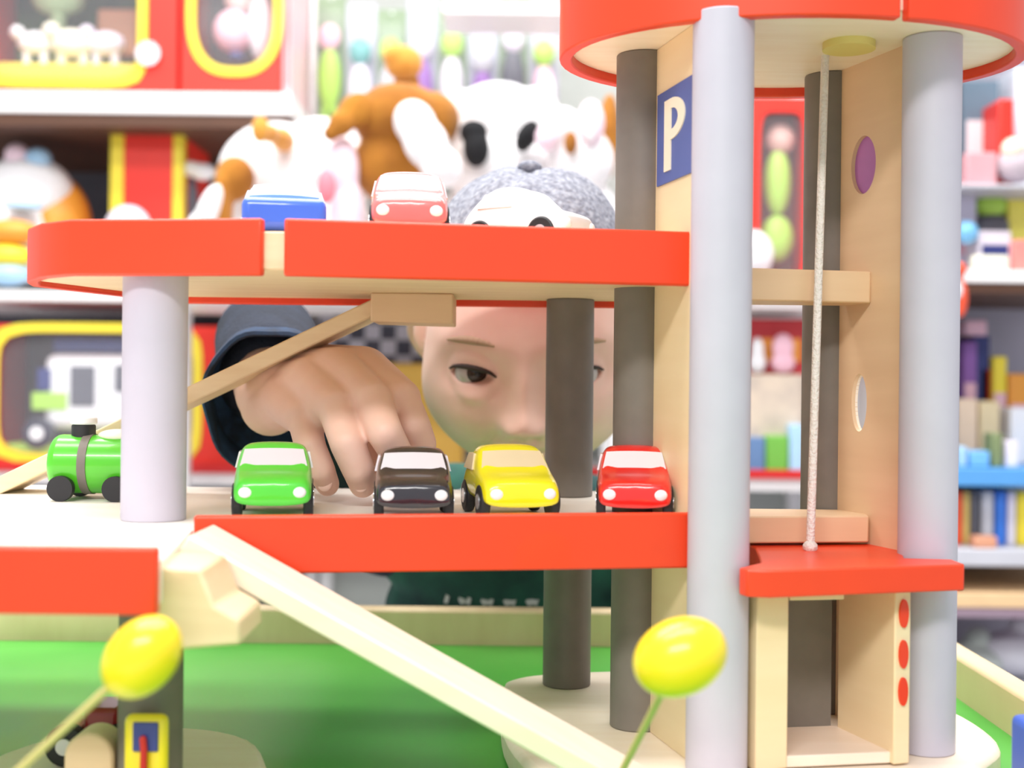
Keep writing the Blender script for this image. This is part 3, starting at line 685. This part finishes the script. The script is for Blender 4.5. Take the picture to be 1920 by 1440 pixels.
blob('small ginger soft toy head poking up above the brown dog', 'soft toy', 'plush_animal', [
    ('head', plush_o, [(757, 118, 2.36, .036, .03, .032), (740, 105, 2.35, .022, .02, .020)]), ('neck', plush_b, [(762, 170, 2.375, .026, .02, .05), (765, 260, 2.39, .035, .02, .08), (765, 420, 2.39, .035, .02, .14)])], sh=.30)
blob('white soft toy with black eye patches behind the grey cap', 'soft toy', 'plush_dalmatian', [
    ('head', plush_w, [(935, 240, 2.38, .098, .08, .085), (870, 215, 2.38, .05, .06, .045), (1000, 215, 2.38, .05, .06, .05), (935, 320, 2.36, .10, .08, .07)]),
    ('body', plush_w, [(935, 443, 2.40, .12, .09, .12)]),
    ('eye_patch', plush_k, [(888, 248, 2.268, .026, .03, .022), (893, 278, 2.265, .024, .03, .034)]), ('eye_patch', plush_k, [(988, 255, 2.268, .018, .034, .030, .5)]), ('ear', plush_w, [(1025, 175, 2.38, .016, .02, .035)])], sh=.30)
blob('pink eared white and ginger soft toy beside the tower post', 'soft toy', 'plush_cat', [
    ('head', plush_w, [(1050, 245, 2.28, .045, .05, .042), (1090, 300, 2.28, .06, .05, .06)]), ('body', plush_w, [(1085, 440, 2.30, .08, .05, .11)]),
    ('ear', plush_p, [(1108, 230, 2.24, .024, .02, .040)]), ('ear_inside', plush_w, [(1106, 238, 2.225, .012, .01, .026)]), ('cheek', plush_p, [(1025, 258, 2.235, .020, .02, .024)]),
    ('stripe', plush_b, [(1070, 268, 2.225, .012, .012, .020)]), ('side', plush_b, [(1142, 255, 2.29, .020, .03, .075)])], sh=.30)

# the ledge they sit on
lz = .130; lx0, lx1 = X(240, 1.86), X(1190, 1.86)
t = thing('display_stand', 'white ledge with a red rail that carries the soft toys, behind the child', 'display stand', ((lx0 + lx1) / 2, 2.0, FZ))
obj('ledge', bb(B(), lx0, lx1, 1.86, 2.17, lz - .017, lz), shelfw, t, bevel=.002)
obj('price_rail', bb(B(), lx0, lx1, 1.846, 1.858, lz - .002, .142), rail_r, t, bevel=.001)
for x in (lx0 + .02, lx1 - .02):
    for y in (1.88, 2.09): obj('leg', bb(B(), x - .012, x + .012, y - .012, y + .012, FZ, lz - .017), shelfw, t)

# ------------------------------------------------------------------ third shelf
s3 = z_s3[0]
def fill_van(t, x0, x1, z0, z1, y):
    def bx(name, a, b, c, d, m, y0, y1, par=t, bev=.006): return obj(name, bb(B(), X(a, y), X(b, y), y0, y1, Z(d, y), Z(c, y)), m, par, bevel=bev, seg=3)
    y = y - .05
    v = bx('van_body', 80, 300, 672, 815, whitep, y, y + .10, bev=.018)
    bx('van_window', 132, 178, 695, 770, dgrey, y - .003, y + .004, v, .002); bx('van_window', 70, 95, 700, 742, navy, y - .003, y + .004, v, .002)
    bx('van_window', 215, 250, 692, 742, dgrey, y - .003, y + .004, v, .002); bx('roof_rack', 90, 290, 640, 668, navy, y + .02, y + .08, v, .004); bx('side_stripe', 60, 126, 745, 778, limeg, y - .003, y + .003, v, .002)
    for px in (74, 262):
        c = P(px, 812, y); wh = obj('van_wheel', cyl(B(), (c.x, y - .012, c.z), (c.x, y + .01, c.z), .027), dgrey, v, bevel=.003); obj('wheel_hub', cyl(B(), (c.x, y - .015, c.z), (c.x, y - .01, c.z), .012), whitep, v)
    obj('tray', bb(B(), x0, x1, y - .005, y + .1, z0, Z(842, y)), limeg, t)
carton('red and yellow box holding a white toy camper van, third shelf at the left', -40, 445, s3, Z(618, 2.22), 2.22, .22, box_red, box_yel, dgrey, (.08, .83, .10, .95), fill_van, rounded=False)
tag(obj('checked_bag', bb(B(), X(590, 2.4), X(835, 2.4), 2.4, 2.55, s3, Z(585, 2.4)), checker('grey_white_check', (.08, .08, .11), (.62, .6, .68), 34), bevel=.02, seg=4), 'grey and white checked bag on the third shelf behind the hand', 'bag')
tag(obj('mustard_box', bb(B(), X(700, 2.3), X(870, 2.3), 2.28, 2.38, s3, Z(683, 2.3)), mat('mustard_card', (.80, .48, .08), .5, .1), bevel=.012, seg=3), 'mustard yellow box between the hand and the face', 'box')
plain_box('dull grey box at the right of the camper van box', 452, 580, s3, Z(640, 2.3), 2.3, .2, lgrey, navy)

# behind the tower opening
def fill_green(t, x0, x1, z0, z1, y):
    bm = B(); cx = (x0 + x1) / 2; h = z1 - z0
    sph(bm, (cx, y, z0 + h * .26), (.030, .02, h * .14)); sph(bm, (cx, y, z0 + h * .60), (.024, .02, h * .2)); obj('green_figure', bm, limeg, t)
    bm = B(); sph(bm, (cx + .004, y, z0 + h * .86), (.026, .02, h * .09)); obj('figure_face', bm, mat('rose_skin', (.75, .48, .42), .5), t)
carton('tall red window box with a green figure seen through the tower', 1405, 1512, s2, Z(178, 2.26), 2.26, .12, box_red, None, brown, (.14, .92, .10, .93), fill_green)
tag(obj('white_ball', sph(B(), P(1415, 475, 2.20) + Vector((0, .02, 0)), (.036, .036, .042)), whitep), 'white ball at the foot of the red window box', 'ball')
plain_box('red and orange box on the third shelf seen through the tower', 1400, 1512, Z(700, 2.3), Z(592, 2.3), 2.3, .1, mat('crimson_card', (.55, .03, .04), .5, .1), orange)
blob('narrow white figurine before the crimson box seen through the tower', 'toy', 'toy_figurine', [('figurine', whitep, [(1420, 655, 2.27, .012, .012, .022), (1420, 680, 2.27, .016, .012, .02)])])
blob('plump pink figurine before the crimson box seen through the tower', 'toy', 'toy_figurine', [('figurine', pinkp, [(1468, 650, 2.27, .020, .012, .024), (1468, 680, 2.27, .022, .012, .02)])])
tag(obj('product_box', bb(B(), X(1402, 2.25), X(1506, 2.25), 2.25, 2.29, s3, Z(697, 2.27)), mat('beige_card', (.70, .58, .46), .6, scale=30, col2=(.50, .42, .36)), bevel=.003), 'shallow beige box carrying the two figurines on the third shelf', 'box')
plain_box('deeper beige box with the crimson box standing on it', 1400, 1512, s3, Z(700, 2.3), 2.3, .12, mat('beige_card', (.70, .58, .46), .6, scale=30, col2=(.50, .42, .36)), None)
for a, b, c, m, nm in ((1402, 1436, 815, mat('steel_blue_card', (.12, .22, .42), .5), 'steel blue'), (1438, 1480, 812, mat('leaf_green_card', (.16, .45, .06), .5), 'leaf green'), (1482, 1508, 790, skyb, 'light blue')):
    plain_box(nm + ' small box at the front of the third shelf through the tower', a, b, s3, Z(c, 2.22), 2.22, .06, m, group=None)
plain_box('yellow and black striped box low behind the tower', 1400, 1436, -.48, Z(985, 2.25), 2.25, .1, mat('mustard_dark', (.40, .30, .04), .5), black)
plain_box('royal blue box low behind the tower', 1438, 1512, -.48, Z(990, 2.25), 2.25, .1, blue)

# ------------------------------------------------------------------ right hand shelving
RY = 1.95
rx0, rx1 = X(1760, RY), X(2150, RY)
rt = thing('shelving_unit', 'crowded shelving at the far right edge behind the garage', 'shelving', ((rx0 + rx1) / 2, RY + .4, FZ))
obj('back_panel', bb(B(), rx0, rx1, RY + .40, RY + .42, FZ, .9), mat('mauve_grey_back', (.45, .42, .50), .7, .15, scale=6), rt)
obj('side_panel', bb(B(), rx0 - .012, rx0, RY + .02, RY + .42, FZ, .9), shelfw, rt)
def rshelf(pt, pb_, m, under=None):
    zt, zb_ = Z(pt, RY, 1850), Z(pb_, RY, 1850)
    sh = obj('shelf', bb(B(), rx0, rx1, RY, RY + .4, zb_, zt), m, rt, bevel=.002)
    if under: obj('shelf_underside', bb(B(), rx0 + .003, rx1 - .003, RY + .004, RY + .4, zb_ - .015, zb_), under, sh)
    return zt
zA = rshelf(345, 352, lgrey)
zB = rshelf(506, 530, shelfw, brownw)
zC = rshelf(878, 912, mat('blue_shelf_edge', (.10, .35, .75), .4, .05))
zD = rshelf(1030, 1062, lgrey)
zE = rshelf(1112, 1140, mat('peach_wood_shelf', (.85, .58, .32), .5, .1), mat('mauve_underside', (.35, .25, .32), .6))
zF_ = rshelf(1300, 1320, lgrey)
def rb(label, a, b, zb_, pt, m, m2=None, dy=.03, dp=.1, **k): return plain_box(label, a, b, zb_, Z(pt, RY + dy, 1850), RY + dy, dp, m, m2, **k)
rb('slate blue box with a white panel at the top of the right shelving', 1800, 1868, zA, 150, mat('slate_card', (.16, .24, .32), .5, .1), whitep, dy=.12)
rb('small red pack on the top right shelf', 1868, 1896, zA, 185, box_red, dy=.05)
rb('pale blue box cut by the right edge on the top shelf', 1898, 1990, zA, 125, mat('icy_card', (.80, .86, .95), .5), dy=.1)
rb('dusty pink pack low on the top right shelf', 1808, 1866, zA, 285, mat('dusty_pink', (.72, .38, .42), .5, .1), dy=.02, dp=.08)
blob('mauve and cream soft toy on the top right shelf', 'soft toy', 'plush_toy', [('body', mat('mauve_plush', (.62, .52, .58), .9, .1), [(1905, 310, RY + .03, .03, .03, .028)]), ('face', cream, [(1900, 280, RY + .02, .018, .02, .018)])])
rb('lavender box next to the tower post on the right shelving', 1790, 1828, zB, 365, mat('lavender_card', (.70, .68, .85), .5, .05), pinkp, dy=.1)
blob('lime green and black toy on the right shelving', 'toy', 'toy_vehicle', [('top', limeg, [(1856, 385, RY + .12, .026, .02, .022)]), ('base', dgrey, [(1858, 425, RY + .12, .030, .02, .024), (1860, 470, RY + .13, .028, .02, .04)])])
rb('yellow pack cut by the right edge', 1886, 1960, zB, 372, mat('lemon_card', (.93, .85, .15), .4, .05), dy=.12)
blob('light blue ball on the right shelving beside the post', 'toy', 'toy_ball', [('ball', mat('clear_blue', (.22, .55, .88), .3, .1), [(1812, 436, RY + .03, .018, .018, .018)])])
rb('low pinkish white box with a navy print on the white shelf', 1832, 1894, zB, 432, mat('pinkish_white_card', (.88, .78, .88), .5, .05), navy, dy=.03, dp=.06)
rb('salmon red pack on the white shelf at the right edge', 1896, 1950, zB, 448, mat('salmon_card', (.86, .28, .25), .5, .05), dy=.02, dp=.06)
rb('cream strip box at the front of the white shelf', 1824, 1890, zB, 478, cream, dy=.005, dp=.02)
blob('red and white toy figure hanging beside the grey tower post', 'toy', 'toy_figure', [('body', mat('scarlet_plastic', (.9, .1, .04), .4), [(1800, 560, RY - .03, .012, .012, .03), (1798, 505, RY - .03, .012, .012, .012)]), ('badge', whitep, [(1795, 545, RY - .04, .008, .006, .012)])])
# blocks and toys on the blue shelf
blks = [('purple', 1806, 1832, 640, purple), ('navy', 1822, 1856, 630, navy), ('golden yellow', 1862, 1888, 668, box_yel), ('deep red', 1838, 1860, 690, mat('deep_red_card', (.55, .04, .03), .5)), ('orange', 1892, 1935, 700, orange)]
for k, (nm, a, b, pt, m) in enumerate(blks):
    rb(nm + ' toy box in the back row on the blue edged shelf', a, b, zC, pt, m, None if k % 2 else pinkp, dy=.20 + .012 * (k % 2), dp=.08, group=None)
rb('pink rounded pack above the navy box in the dark recess', 1810, 1850, Z(629, RY + .2, 1850), 600, pinkp, dy=.205, dp=.07)
for nm, a, b, pt, m in (('peach', 1796, 1834, 748, peach), ('sand coloured', 1838, 1876, 752, mat('sand_card', (.82, .66, .40), .5, .1)), ('white', 1896, 1930, 764, whitep)):
    rb(nm + ' low box in the middle row on the blue edged shelf', a, b, zC, pt, m, None, dy=.12, dp=.06)
for nm, a, b, pt, m in (('pale blue', 1798, 1816, 838, skyb), ('sky blue', 1820, 1858, 846, mat('sky_card', (.20, .50, .85), .4)), ('olive', 1862, 1882, 812, mat('olive_plastic', (.22, .27, .12), .5)), ('ice blue', 1888, 1912, 826, pale)):
    rb(nm + ' small toy in the front row on the blue edged shelf', a, b, zC, pt, m, None, dy=.03, dp=.04, cat='toy', name='small_toy')
for nm, a, b, m in (('scarlet', 1790, 1808, mat('scarlet_plastic', (.9, .1, .04), .4)), ('ochre', 1809, 1822, mat('ochre_card', (.70, .50, .15), .5)), ('slate', 1824, 1838, dgrey), ('pale grey', 1844, 1866, lgrey), ('royal blue', 1870, 1890, mat('royal_card', (.04, .20, .75), .4)), ('lilac', 1893, 1908, pale), ('yellow', 1911, 1935, box_yel)):
    rb(nm + ' book standing under the blue shelf edge', a, b, zD, 922, m, None, dy=.05, dp=.12, cat='book', name='picture_book', group='books standing under the blue shelf')
rb('terracotta tray in front of the pale grey book', 1832, 1874, zD, 1006, mat('terracotta_card', (.70, .33, .20), .5), dy=.01, dp=.03)
bag = mat('grey_plastic_bag', (.52, .56, .54), .4, bump=.8, bscale=14, scale=5, col2=(.36, .42, .38))
for nm, px, py, r, m in (('green grey', 1822, 1235, (.055, .06, .06), bag), ('lavender grey', 1905, 1225, (.07, .06, .055), mat('lavender_bag', (.66, .65, .72), .4, bump=.8, bscale=14, scale=5, col2=(.5, .5, .56)))):
    c = P(px, py, RY + .12); r = (r[0], r[1], c.z - zF_)
    bm = B(); sph(bm, c, r); cone(bm, c + Vector((0, 0, r[2] * .8)), c + Vector((.01, 0, r[2] * 1.15)), .015, .022)
    tag(obj('plastic_bag', bm, m, remesh=.005, iters=4), nm + ' stuffed plastic bag on the low right shelf', 'bag')
# red and white pack hung low beside the post
rb('red fronted pack under the peach shelf edge beside the post', 1788, 1800, zE, 1045, mat('scarlet_plastic', (.9, .1, .04), .4), dy=-.03 + .035, dp=.03)

# ------------------------------------------------------------------ the child behind the garage
skin = mat('child_skin', (.86, .58, .48), .5, scale=40, col2=(.82, .53, .43), sss=.12)
HC = Vector((.013, .968, .035))                 # head centre
TILT = Matrix.Rotation(math.radians(17), 3, 'X'); YAW = Matrix.Rotation(math.radians(-3), 3, 'Z')
HR = YAW @ TILT
def H(x, y, z): return HC + HR @ Vector((x, y, z))
def gs(u, s): return math.exp(-(u / s) ** 2 / 2)
EX, EZ = .0375, -.008
def head_point(th, ph):
    # th: 0 at the face (towards -y) going round, ph: latitude
    x = math.sin(th) * math.cos(ph); y = -math.cos(th) * math.cos(ph); z = math.sin(ph)
    px, py, pz_ = x * .0765, y * .090, z * .108
    if y > 0: py *= 1.05
    if pz_ < 0:
        t_ = min(1, -pz_ / .108); px *= 1 - .13 * t_ ** 2; py *= 1 - .10 * t_ ** 2 if y < 0 else 1 - .45 * t_
    px *= 1 + .20 * gs(pz_ + .058, .030)
    if y < .25:
        f = min(1, max(0, (.25 - y) / .6)); ax = abs(px)
        d = 0
        d += .0195 * gs(px, .0090) * gs(pz_ + .040, .0085)          # nose tip
        d += .0090 * gs(px, .0062) * gs(pz_ + .020, .016)           # bridge
        d += .0090 * gs(ax - .0112, .0050) * gs(pz_ + .0425, .0052)  # nostril wings
        d -= .0105 * gs(ax - EX, .018) * gs(pz_ - EZ, .012)          # sockets
        d += .0025 * gs(ax - EX, .020) * gs(pz_ - .014, .006)       # brow
        d += .0085 * gs(ax - .042, .018) * gs(pz_ + .045, .018)     # cheeks
        d += .0030 * gs(ax - EX, .013) * gs(pz_ - EZ + .015, .004)  # lower lid bag
        d += .0065 * gs(px, .015) * gs(pz_ + .0600, .0042)          # upper lip
        d += .0070 * gs(px, .013) * gs(pz_ + .0700, .0045)          # lower lip
        d -= .0050 * gs(px, .018) * gs(pz_ + .0650, .0022)
        d += .0065 * gs(px, .016) * gs(pz_ + .090, .012)            # chin
        d -= .0060 * gs(ax - .0062, .0028) * gs(pz_ + .0500, .0030)   # nostrils
        fx = .016 + (-.044 - pz_) * .62                              # smile fold
        if -.074 < pz_ < -.040: d -= .0038 * gs(ax - fx, .0028) * math.sin(PI * (pz_ + .074) / .034)
        # eyelid dome over the eyeball, open along an almond
        ux, uz = (ax - EX) / .0165, (pz_ - EZ) / .0165
        r2 = ux * ux + uz * uz
        if r2 < 1.3: d += .0082 * max(0, 1 - r2 / 1.3) ** .8
        al = ((ax - EX) / .0165) ** 2 + ((pz_ - EZ - .0004) / (.0056)) ** 2
        if al < 1: d -= .0105 * min(1, (1 - al) * 2.5)
        py -= d * f
    return H(px, py, pz_)
body = B(); headbm = B()
NT, NP = 300, 230
rows = []
for j in range(1, NP):
    ph = -PI / 2 + PI * j / NP
    rows.append([headbm.verts.new(head_point(2 * PI * i / NT, ph)) for i in range(NT)])
for a, b in zip(rows, rows[1:]):
    for i in range(NT): headbm.faces.new((a[i], a[(i + 1) % NT], b[(i + 1) % NT], b[i]))
sp = headbm.verts.new(head_point(0, -PI / 2)); npv = headbm.verts.new(head_point(0, PI / 2))
for i in range(NT):
    headbm.faces.new((sp, rows[0][(i + 1) % NT], rows[0][i])); headbm.faces.new((npv, rows[-1][i], rows[-1][(i + 1) % NT]))
# ears
for s in (-1, 1):
    n = 14; pts = [H(s * (.077 + .015 * math.sin(PI * i / n) ** .6), .006 + .020 * (1 - math.cos(PI * i / n)) * .5 + .006 * math.sin(PI * i / n), .026 - .052 * i / n) for i in range(n + 1)]
    chain(body, pts, [.0030 + .0016 * math.sin(PI * i / n) for i in range(n)] + [.0055])
    sph(body, H(s * .0815, .013, .001), (.0095, .0045, .0175), HR @ Matrix.Rotation(-s * .5, 3, 'Z'))
# neck, trunk, legs
def bc_(p, r): sph(body, p, r)
chest = Vector((.0, 1.17, -.17)); hips = Vector((0, 1.19, -.36))
chain(body, [H(0, .022, -.055), Vector((.004, 1.06, -.085)), Vector((.0, 1.13, -.11))], [.044, .040, .048])
trunk = [((.0, 1.15, -.15), (.112, .068, .06)), ((0, 1.165, -.21), (.108, .070, .075)), ((0, 1.18, -.29), (.098, .068, .08)), ((0, 1.185, -.36), (.102, .072, .065))]
for c, r in trunk: sph(body, c, r, n=32)
shL, shR = Vector((-.108, 1.135, -.125)), Vector((.112, 1.14, -.135))
leg = []
for s in (-1, 1):
    L_ = [Vector((s * .05, 1.185, -.39)), Vector((s * .058, 1.16, -.56)), Vector((s * .060, 1.20, -.70)), Vector((s * .060, 1.205, -.722))]
    leg.append(L_); chain(body, L_, [.056, .038, .026, .024]); cone(body, L_[3] + Vector((0, .01, -.004)), L_[3] + Vector((s * .006, -.075, -.008)), .022, .020)
# right hand arm of the picture: hangs behind the deck
aR = [shR, Vector((.165, 1.13, -.27)), Vector((.13, 1.075, -.36))]
chain(body, aR, [.036, .028, .022])
def hand_simple(w, d):
    cone(body, w, w + d * .05, .020, .024)
    side = d.cross(Vector((0, 1, 0))).normalized()
    for k in range(4):
        o_ = side * (k - 1.5) * .013; chain(body, [w + d * .05 + o_, w + d * .075 + o_, w + d * .096 + o_ + Vector((0, .008, 0))], [.0085, .0075, .0065])
    chain(body, [w + d * .015 + side * .02, w + d * .045 + side * .036], [.010, .008])
hand_simple(aR[2], Vector((-.2, -.1, -1)).normalized())
# reaching arm
elbow = P(500, 640, 1.00); wrist = P(508, 735, .855)
chain(body, [shL, Vector((-.165, 1.08, -.055)), elbow], [.038, .036, .033])
chain(body, [elbow, (elbow + wrist) / 2, wrist], [.034, .030, .0235])
# hand: palm as a fan of capsules between wrist and knuckles
kn = [P(570, 782, .765), P(632, 765, .742), P(698, 752, .738), P(752, 748, .752)]
wr = [P(508, 760, .850), P(520, 735, .846), P(540, 712, .844), P(560, 700, .848)]
mid_ = [P(545, 745, .806), P(588, 722, .790), P(634, 706, .787), P(680, 704, .797)]
for a, m_, b in zip(wr, mid_, kn): chain(body, [a, m_, b], [.0205, .0185, .0120])
for a, b in ((0, 1), (1, 2), (2, 3)): cone(body, mid_[a], mid_[b], .0175, .0175); cone(body, kn[a] + Vector((0, .006, 0)), kn[b] + Vector((0, .006, 0)), .0105, .0105)
cone(body, wrist, P(545, 725, .82), .024, .021)
fing = [[kn[0], P(582, 838, .750), P(602, 882, .750), P(614, 908, .757)],
        [kn[1], P(652, 832, .722), P(672, 880, .724), P(680, 908, .733)],
        [kn[2], P(722, 812, .718), P(742, 848, .724), P(748, 872, .734)],
        [kn[3], P(776, 798, .742), P(790, 832, .748), P(788, 858, .756)]]
for f, r in zip(fing, (.0092, .0102, .0102, .0098)): chain(body, f, [r * 1.12, r, r * .92, r * .78])
thumb = [P(655, 748, .822), P(690, 815, .800), P(712, 862, .775), P(722, 885, .760)]
chain(body, thumb, [.0150, .0118, .0104, .0088])
tmp = D.meshes.new('head_shape'); headbm.to_mesh(tmp); headbm.free(); body.from_mesh(tmp); D.meshes.remove(tmp)
child = obj('person', body, skin, remesh=.00145, iters=4)
tag(child, 'child in dark top and grey cap peering through the garage, hand on the black car', 'person')
# fingernails
nailm = mat('fingernail', (.86, .58, .48), .3)
for f in fing:
    d = (f[3] - f[2]).normalized(); c = f[3] - d * .002 + Vector((0, -.0068, .0))
    bm = B(); sph(bm, c, (.0045, .0014, .0055), n=16); obj('fingernail', bm, nailm, child)
# eyes
eye_w = mat('shaded_eye_white', (.50, .46, .44), .15, .02); iris = mat('dark_brown_iris', (.035, .02, .012), .15, .3, scale=300); pup = mat('pupil_black', (.003, .003, .003), .08)  # whites greyed to carry the shadow over the eyes in the colour
for s in (-1, 1):
    # surface depth of the head at the eye centre
    c = H(s * EX, -.0628, EZ)
    e = obj('eyeball', sph(B(), c, .0135, n=32), eye_w, child)
    look = (Vector((.03, .5, -.03)) - c).normalized(); look = (look + Vector((.18 , 0, -.02))).normalized()
    R_ = look.to_track_quat('Z', 'Y').to_matrix()
    sp_ = sph(B(), c + look * .0078, (.0092, .0092, .0062), R_, n=28); ir = obj('iris', sp_, iris, e)
    obj('pupil', sph(B(), c + look * .0122, (.0040, .0040, .0022), R_, n=20), pup, e)
# lashes and eyebrows
hairm = mat('dark_blond_hair', (.30, .20, .10), .8, scale=200, col2=(.22, .14, .07), bump=.4, bscale=400)
lash = mat('dark_lashes', (.03, .018, .012), .7)
def find_front(x, z):
    # head surface point at local x,z (search the angular grid)
    th = math.asin(max(-1, min(1, x / .0765))); ph = math.asin(max(-1, min(1, z / .108)))
    for _ in range(14):
        p = HR.inverted() @ (head_point(th, ph) - HC)
        th += (x - p.x) / .075; ph += (z - p.z) / .105
    return head_point(th, ph)
for s in (-1, 1):
    pts = []
    for i in range(11):
        u_ = -1 + 2 * i / 10; pts.append(find_front(s * EX + u_ * .0170, EZ + .0066 * math.sqrt(max(0, 1 - (u_ * .98) ** 2)) + .0003) + Vector((0, -.0004, 0)))
    obj('eyelashes', chain(B(), pts, [.0008 + .0012 * math.sin(PI * i / 10) for i in range(11)]), lash, child)
    pts = [find_front(s * (EX + .001 + u_ * .017), .016 + .0025 * (1 - u_ * u_) - .001 * u_) for u_ in [-1 + .2 * i for i in range(11)]]
    obj('eyebrow', chain(B(), pts, [.0010 + .0020 * math.sin(PI * i / 10) for i in range(11)]), mat('pale_brow_hair', (.42, .28, .18), .9), child)
# hair: a close shell over the back and temples
hb = B(); rows = []
for j in range(31):
    ph = -.35 + (PI / 2 + .33) * j / 30; row = []
    for i in range(73):
        th = 2.0 + (2 * PI - 4.0) * i / 72; p = HR.inverted() @ (head_point(th, ph) - HC); p = p * 1.03
        row.append(hb.verts.new(H(p.x, p.y, p.z)))
    rows.append(row)
for a, b in zip(rows, rows[1:]):
    for i in range(72): hb.faces.new((a[i], a[i + 1], b[i + 1], b[i]))
h = obj('hair', hb, hairm, child); so = h.modifiers.new('solid', 'SOLIDIFY'); so.thickness = .004; so.offset = -1
# cap: tweed crown with panels, band and peak
tweed = mat('grey_tweed', (.38, .39, .44), .95, scale=260, col2=(.15, .155, .20), bump=.6, bscale=200)
cb = B(); rows = []; NJ = 26; NI = 96
for j in range(NJ + 1):
    ph = .62 + (PI / 2 - .62) * j / NJ; row = []
    for i in range(NI):
        th = 2 * PI * i / NI; x = math.sin(th) * math.cos(ph); y = -math.cos(th) * math.cos(ph); z = math.sin(ph)
        puff = 1.10 + .06 * math.sin((j / NJ) * PI) + .012 * math.cos(8 * th) * math.sin(j / NJ * PI) + .010 * math.sin(3 * th + 5 * j / NJ)
        row.append(cb.verts.new(H(x * .0800 * puff, y * .094 * puff * (.955 if y < 0 else 1.03), z * .110 * (puff + .015))))
    rows.append(row)
for a, b in zip(rows, rows[1:]):
    for i in range(NI): cb.faces.new((a[i], a[(i + 1) % NI], b[(i + 1) % NI], b[i]))
cp = obj('cap', cb, tweed, child); so = cp.modifiers.new('solid', 'SOLIDIFY'); so.thickness = .004; so.offset = 0
bm = B(); sph(bm, H(0, .002, .128), (.009, .009, .005)); obj('cap_button', bm, tweed, cp)
bm = B(); n = 40
ringp = [H(math.sin(2 * PI * i / n) * .0690, -math.cos(2 * PI * i / n) * .0800, .069) for i in range(n + 1)]
chain(bm, ringp, [.0042] * (n + 1)); obj('cap_band', bm, mat('grey_band', (.30, .31, .37), .9, .1), cp, remesh=.002)
# clothing
cloth = mat('dark_green_navy_jersey', (.015, .13, .08), .9, scale=14, col2=(.006, .012, .03), bump=.3, bscale=500)
navyc = mat('navy_sleeve_cloth', (.018, .028, .055), .9, scale=25, col2=(.006, .010, .022), bump=.4, bscale=300)
sb = B()
for c, r in trunk: sph(sb, c, (r[0] + .007, r[1] + .007, r[2] + .006), n=32)
chain(sb, [Vector((-.05, 1.14, -.115)), shL], [.045, .046]); chain(sb, [Vector((.05, 1.14, -.12)), shR], [.045, .046])
chain(sb, [shR, Vector((.165, 1.13, -.27)), Vector((.135, 1.085, -.345))], [.046, .038, .032])
shirt = obj('shirt', sb, cloth, child, remesh=.004, iters=4)
slb = B(); wd = (wrist - elbow).normalized(); cuff = wrist - wd * .030
chain(slb, [shL, Vector((-.165, 1.08, -.055)), elbow], [.047, .044, .040]); chain(slb, [elbow, cuff - wd * .02], [.040, .037])
sleeve = obj('sleeve', slb, navyc, child, remesh=.003, iters=3)
# turned back cuff: an open flared ring round the forearm
bm = B(); R_ = wd.to_track_quat('Z', 'Y').to_matrix(); n = 48; prof = [(k_ * .88, z_) for k_, z_ in [(.012, -.038), (.045, -.030), (.0495, -.006), (.0515, .016), (.0495, .018), (.047, .012), (.044, -.01), (.012, -.030)]]
vr = []
for i in range(n):
    a = 2 * PI * i / n; wv = 1 + .035 * math.sin(3 * a) + .02 * math.sin(7 * a)
    vr.append([bm.verts.new(cuff + Vector((0, 0, -.012)) + R_ @ Vector((r * wv * math.cos(a), r * wv * 1.18 * math.sin(a), z_))) for r, z_ in prof])
for i in range(n):
    for k in range(len(prof)): bm.faces.new((vr[i][k], vr[(i + 1) % n][k], vr[(i + 1) % n][(k + 1) % len(prof)], vr[i][(k + 1) % len(prof)]))
bmesh.ops.recalc_face_normals(bm, faces=bm.faces)
obj('sleeve_cuff', bm, mat('navy_plaid_cuff', (.02, .06, .14), .9, scale=60, col2=(.004, .006, .012), bump=.3), sleeve)
# collar
bm = B(); n = 30; cc = Vector((.004, 1.075, -.095))
chain(bm, [cc + Vector((math.sin(2 * PI * i / n) * .052, -math.cos(2 * PI * i / n) * .048, -.006 + .012 * -math.cos(2 * PI * i / n) * -1)) for i in range(n + 1)], [.008] * (n + 1))
obj('collar', bm, checker('white_navy_check', (.75, .76, .85), (.04, .05, .15), 120), shirt, remesh=.0025)
# pale printed marks on the chest (unreadable in the photograph)
bm = B()
for i in range(9):
    x = X(845 + i * 21, 1.09); zc = P(900, 1112, 1.088).z
    y = 1.165 - .077 * math.sqrt(max(.05, 1 - (x / .118) ** 2)) - .0015
    box(bm, (x, y, zc), (.0035, .002, .020), Matrix.Rotation(.25 * (-1) ** i, 3, 'Y'))
    sph(bm, (x + .003, y, zc + .006 * (-1) ** i), (.0042, .0012, .0040), n=12)
obj('chest_print', bm, mat('pale_print', (.60, .66, .66), .8), shirt)
tb = B()
for L_ in leg: chain(tb, [L_[0], L_[1], L_[2]], [.064, .048, .040])
sph(tb, (0, 1.185, -.37), (.110, .080, .06))
obj('trousers', tb, mat('dark_denim', (.03, .04, .08), .9, .1), child, remesh=.004, iters=3)
for L_, s in zip(leg, (-1, 1)):
    bm = B(); cone(bm, L_[3] + Vector((0, .012, .002)), L_[3] + Vector((s * .006, -.08, -.002)), .028, .026); obj('shoe', bm, dgrey, child, remesh=.003, iters=3)
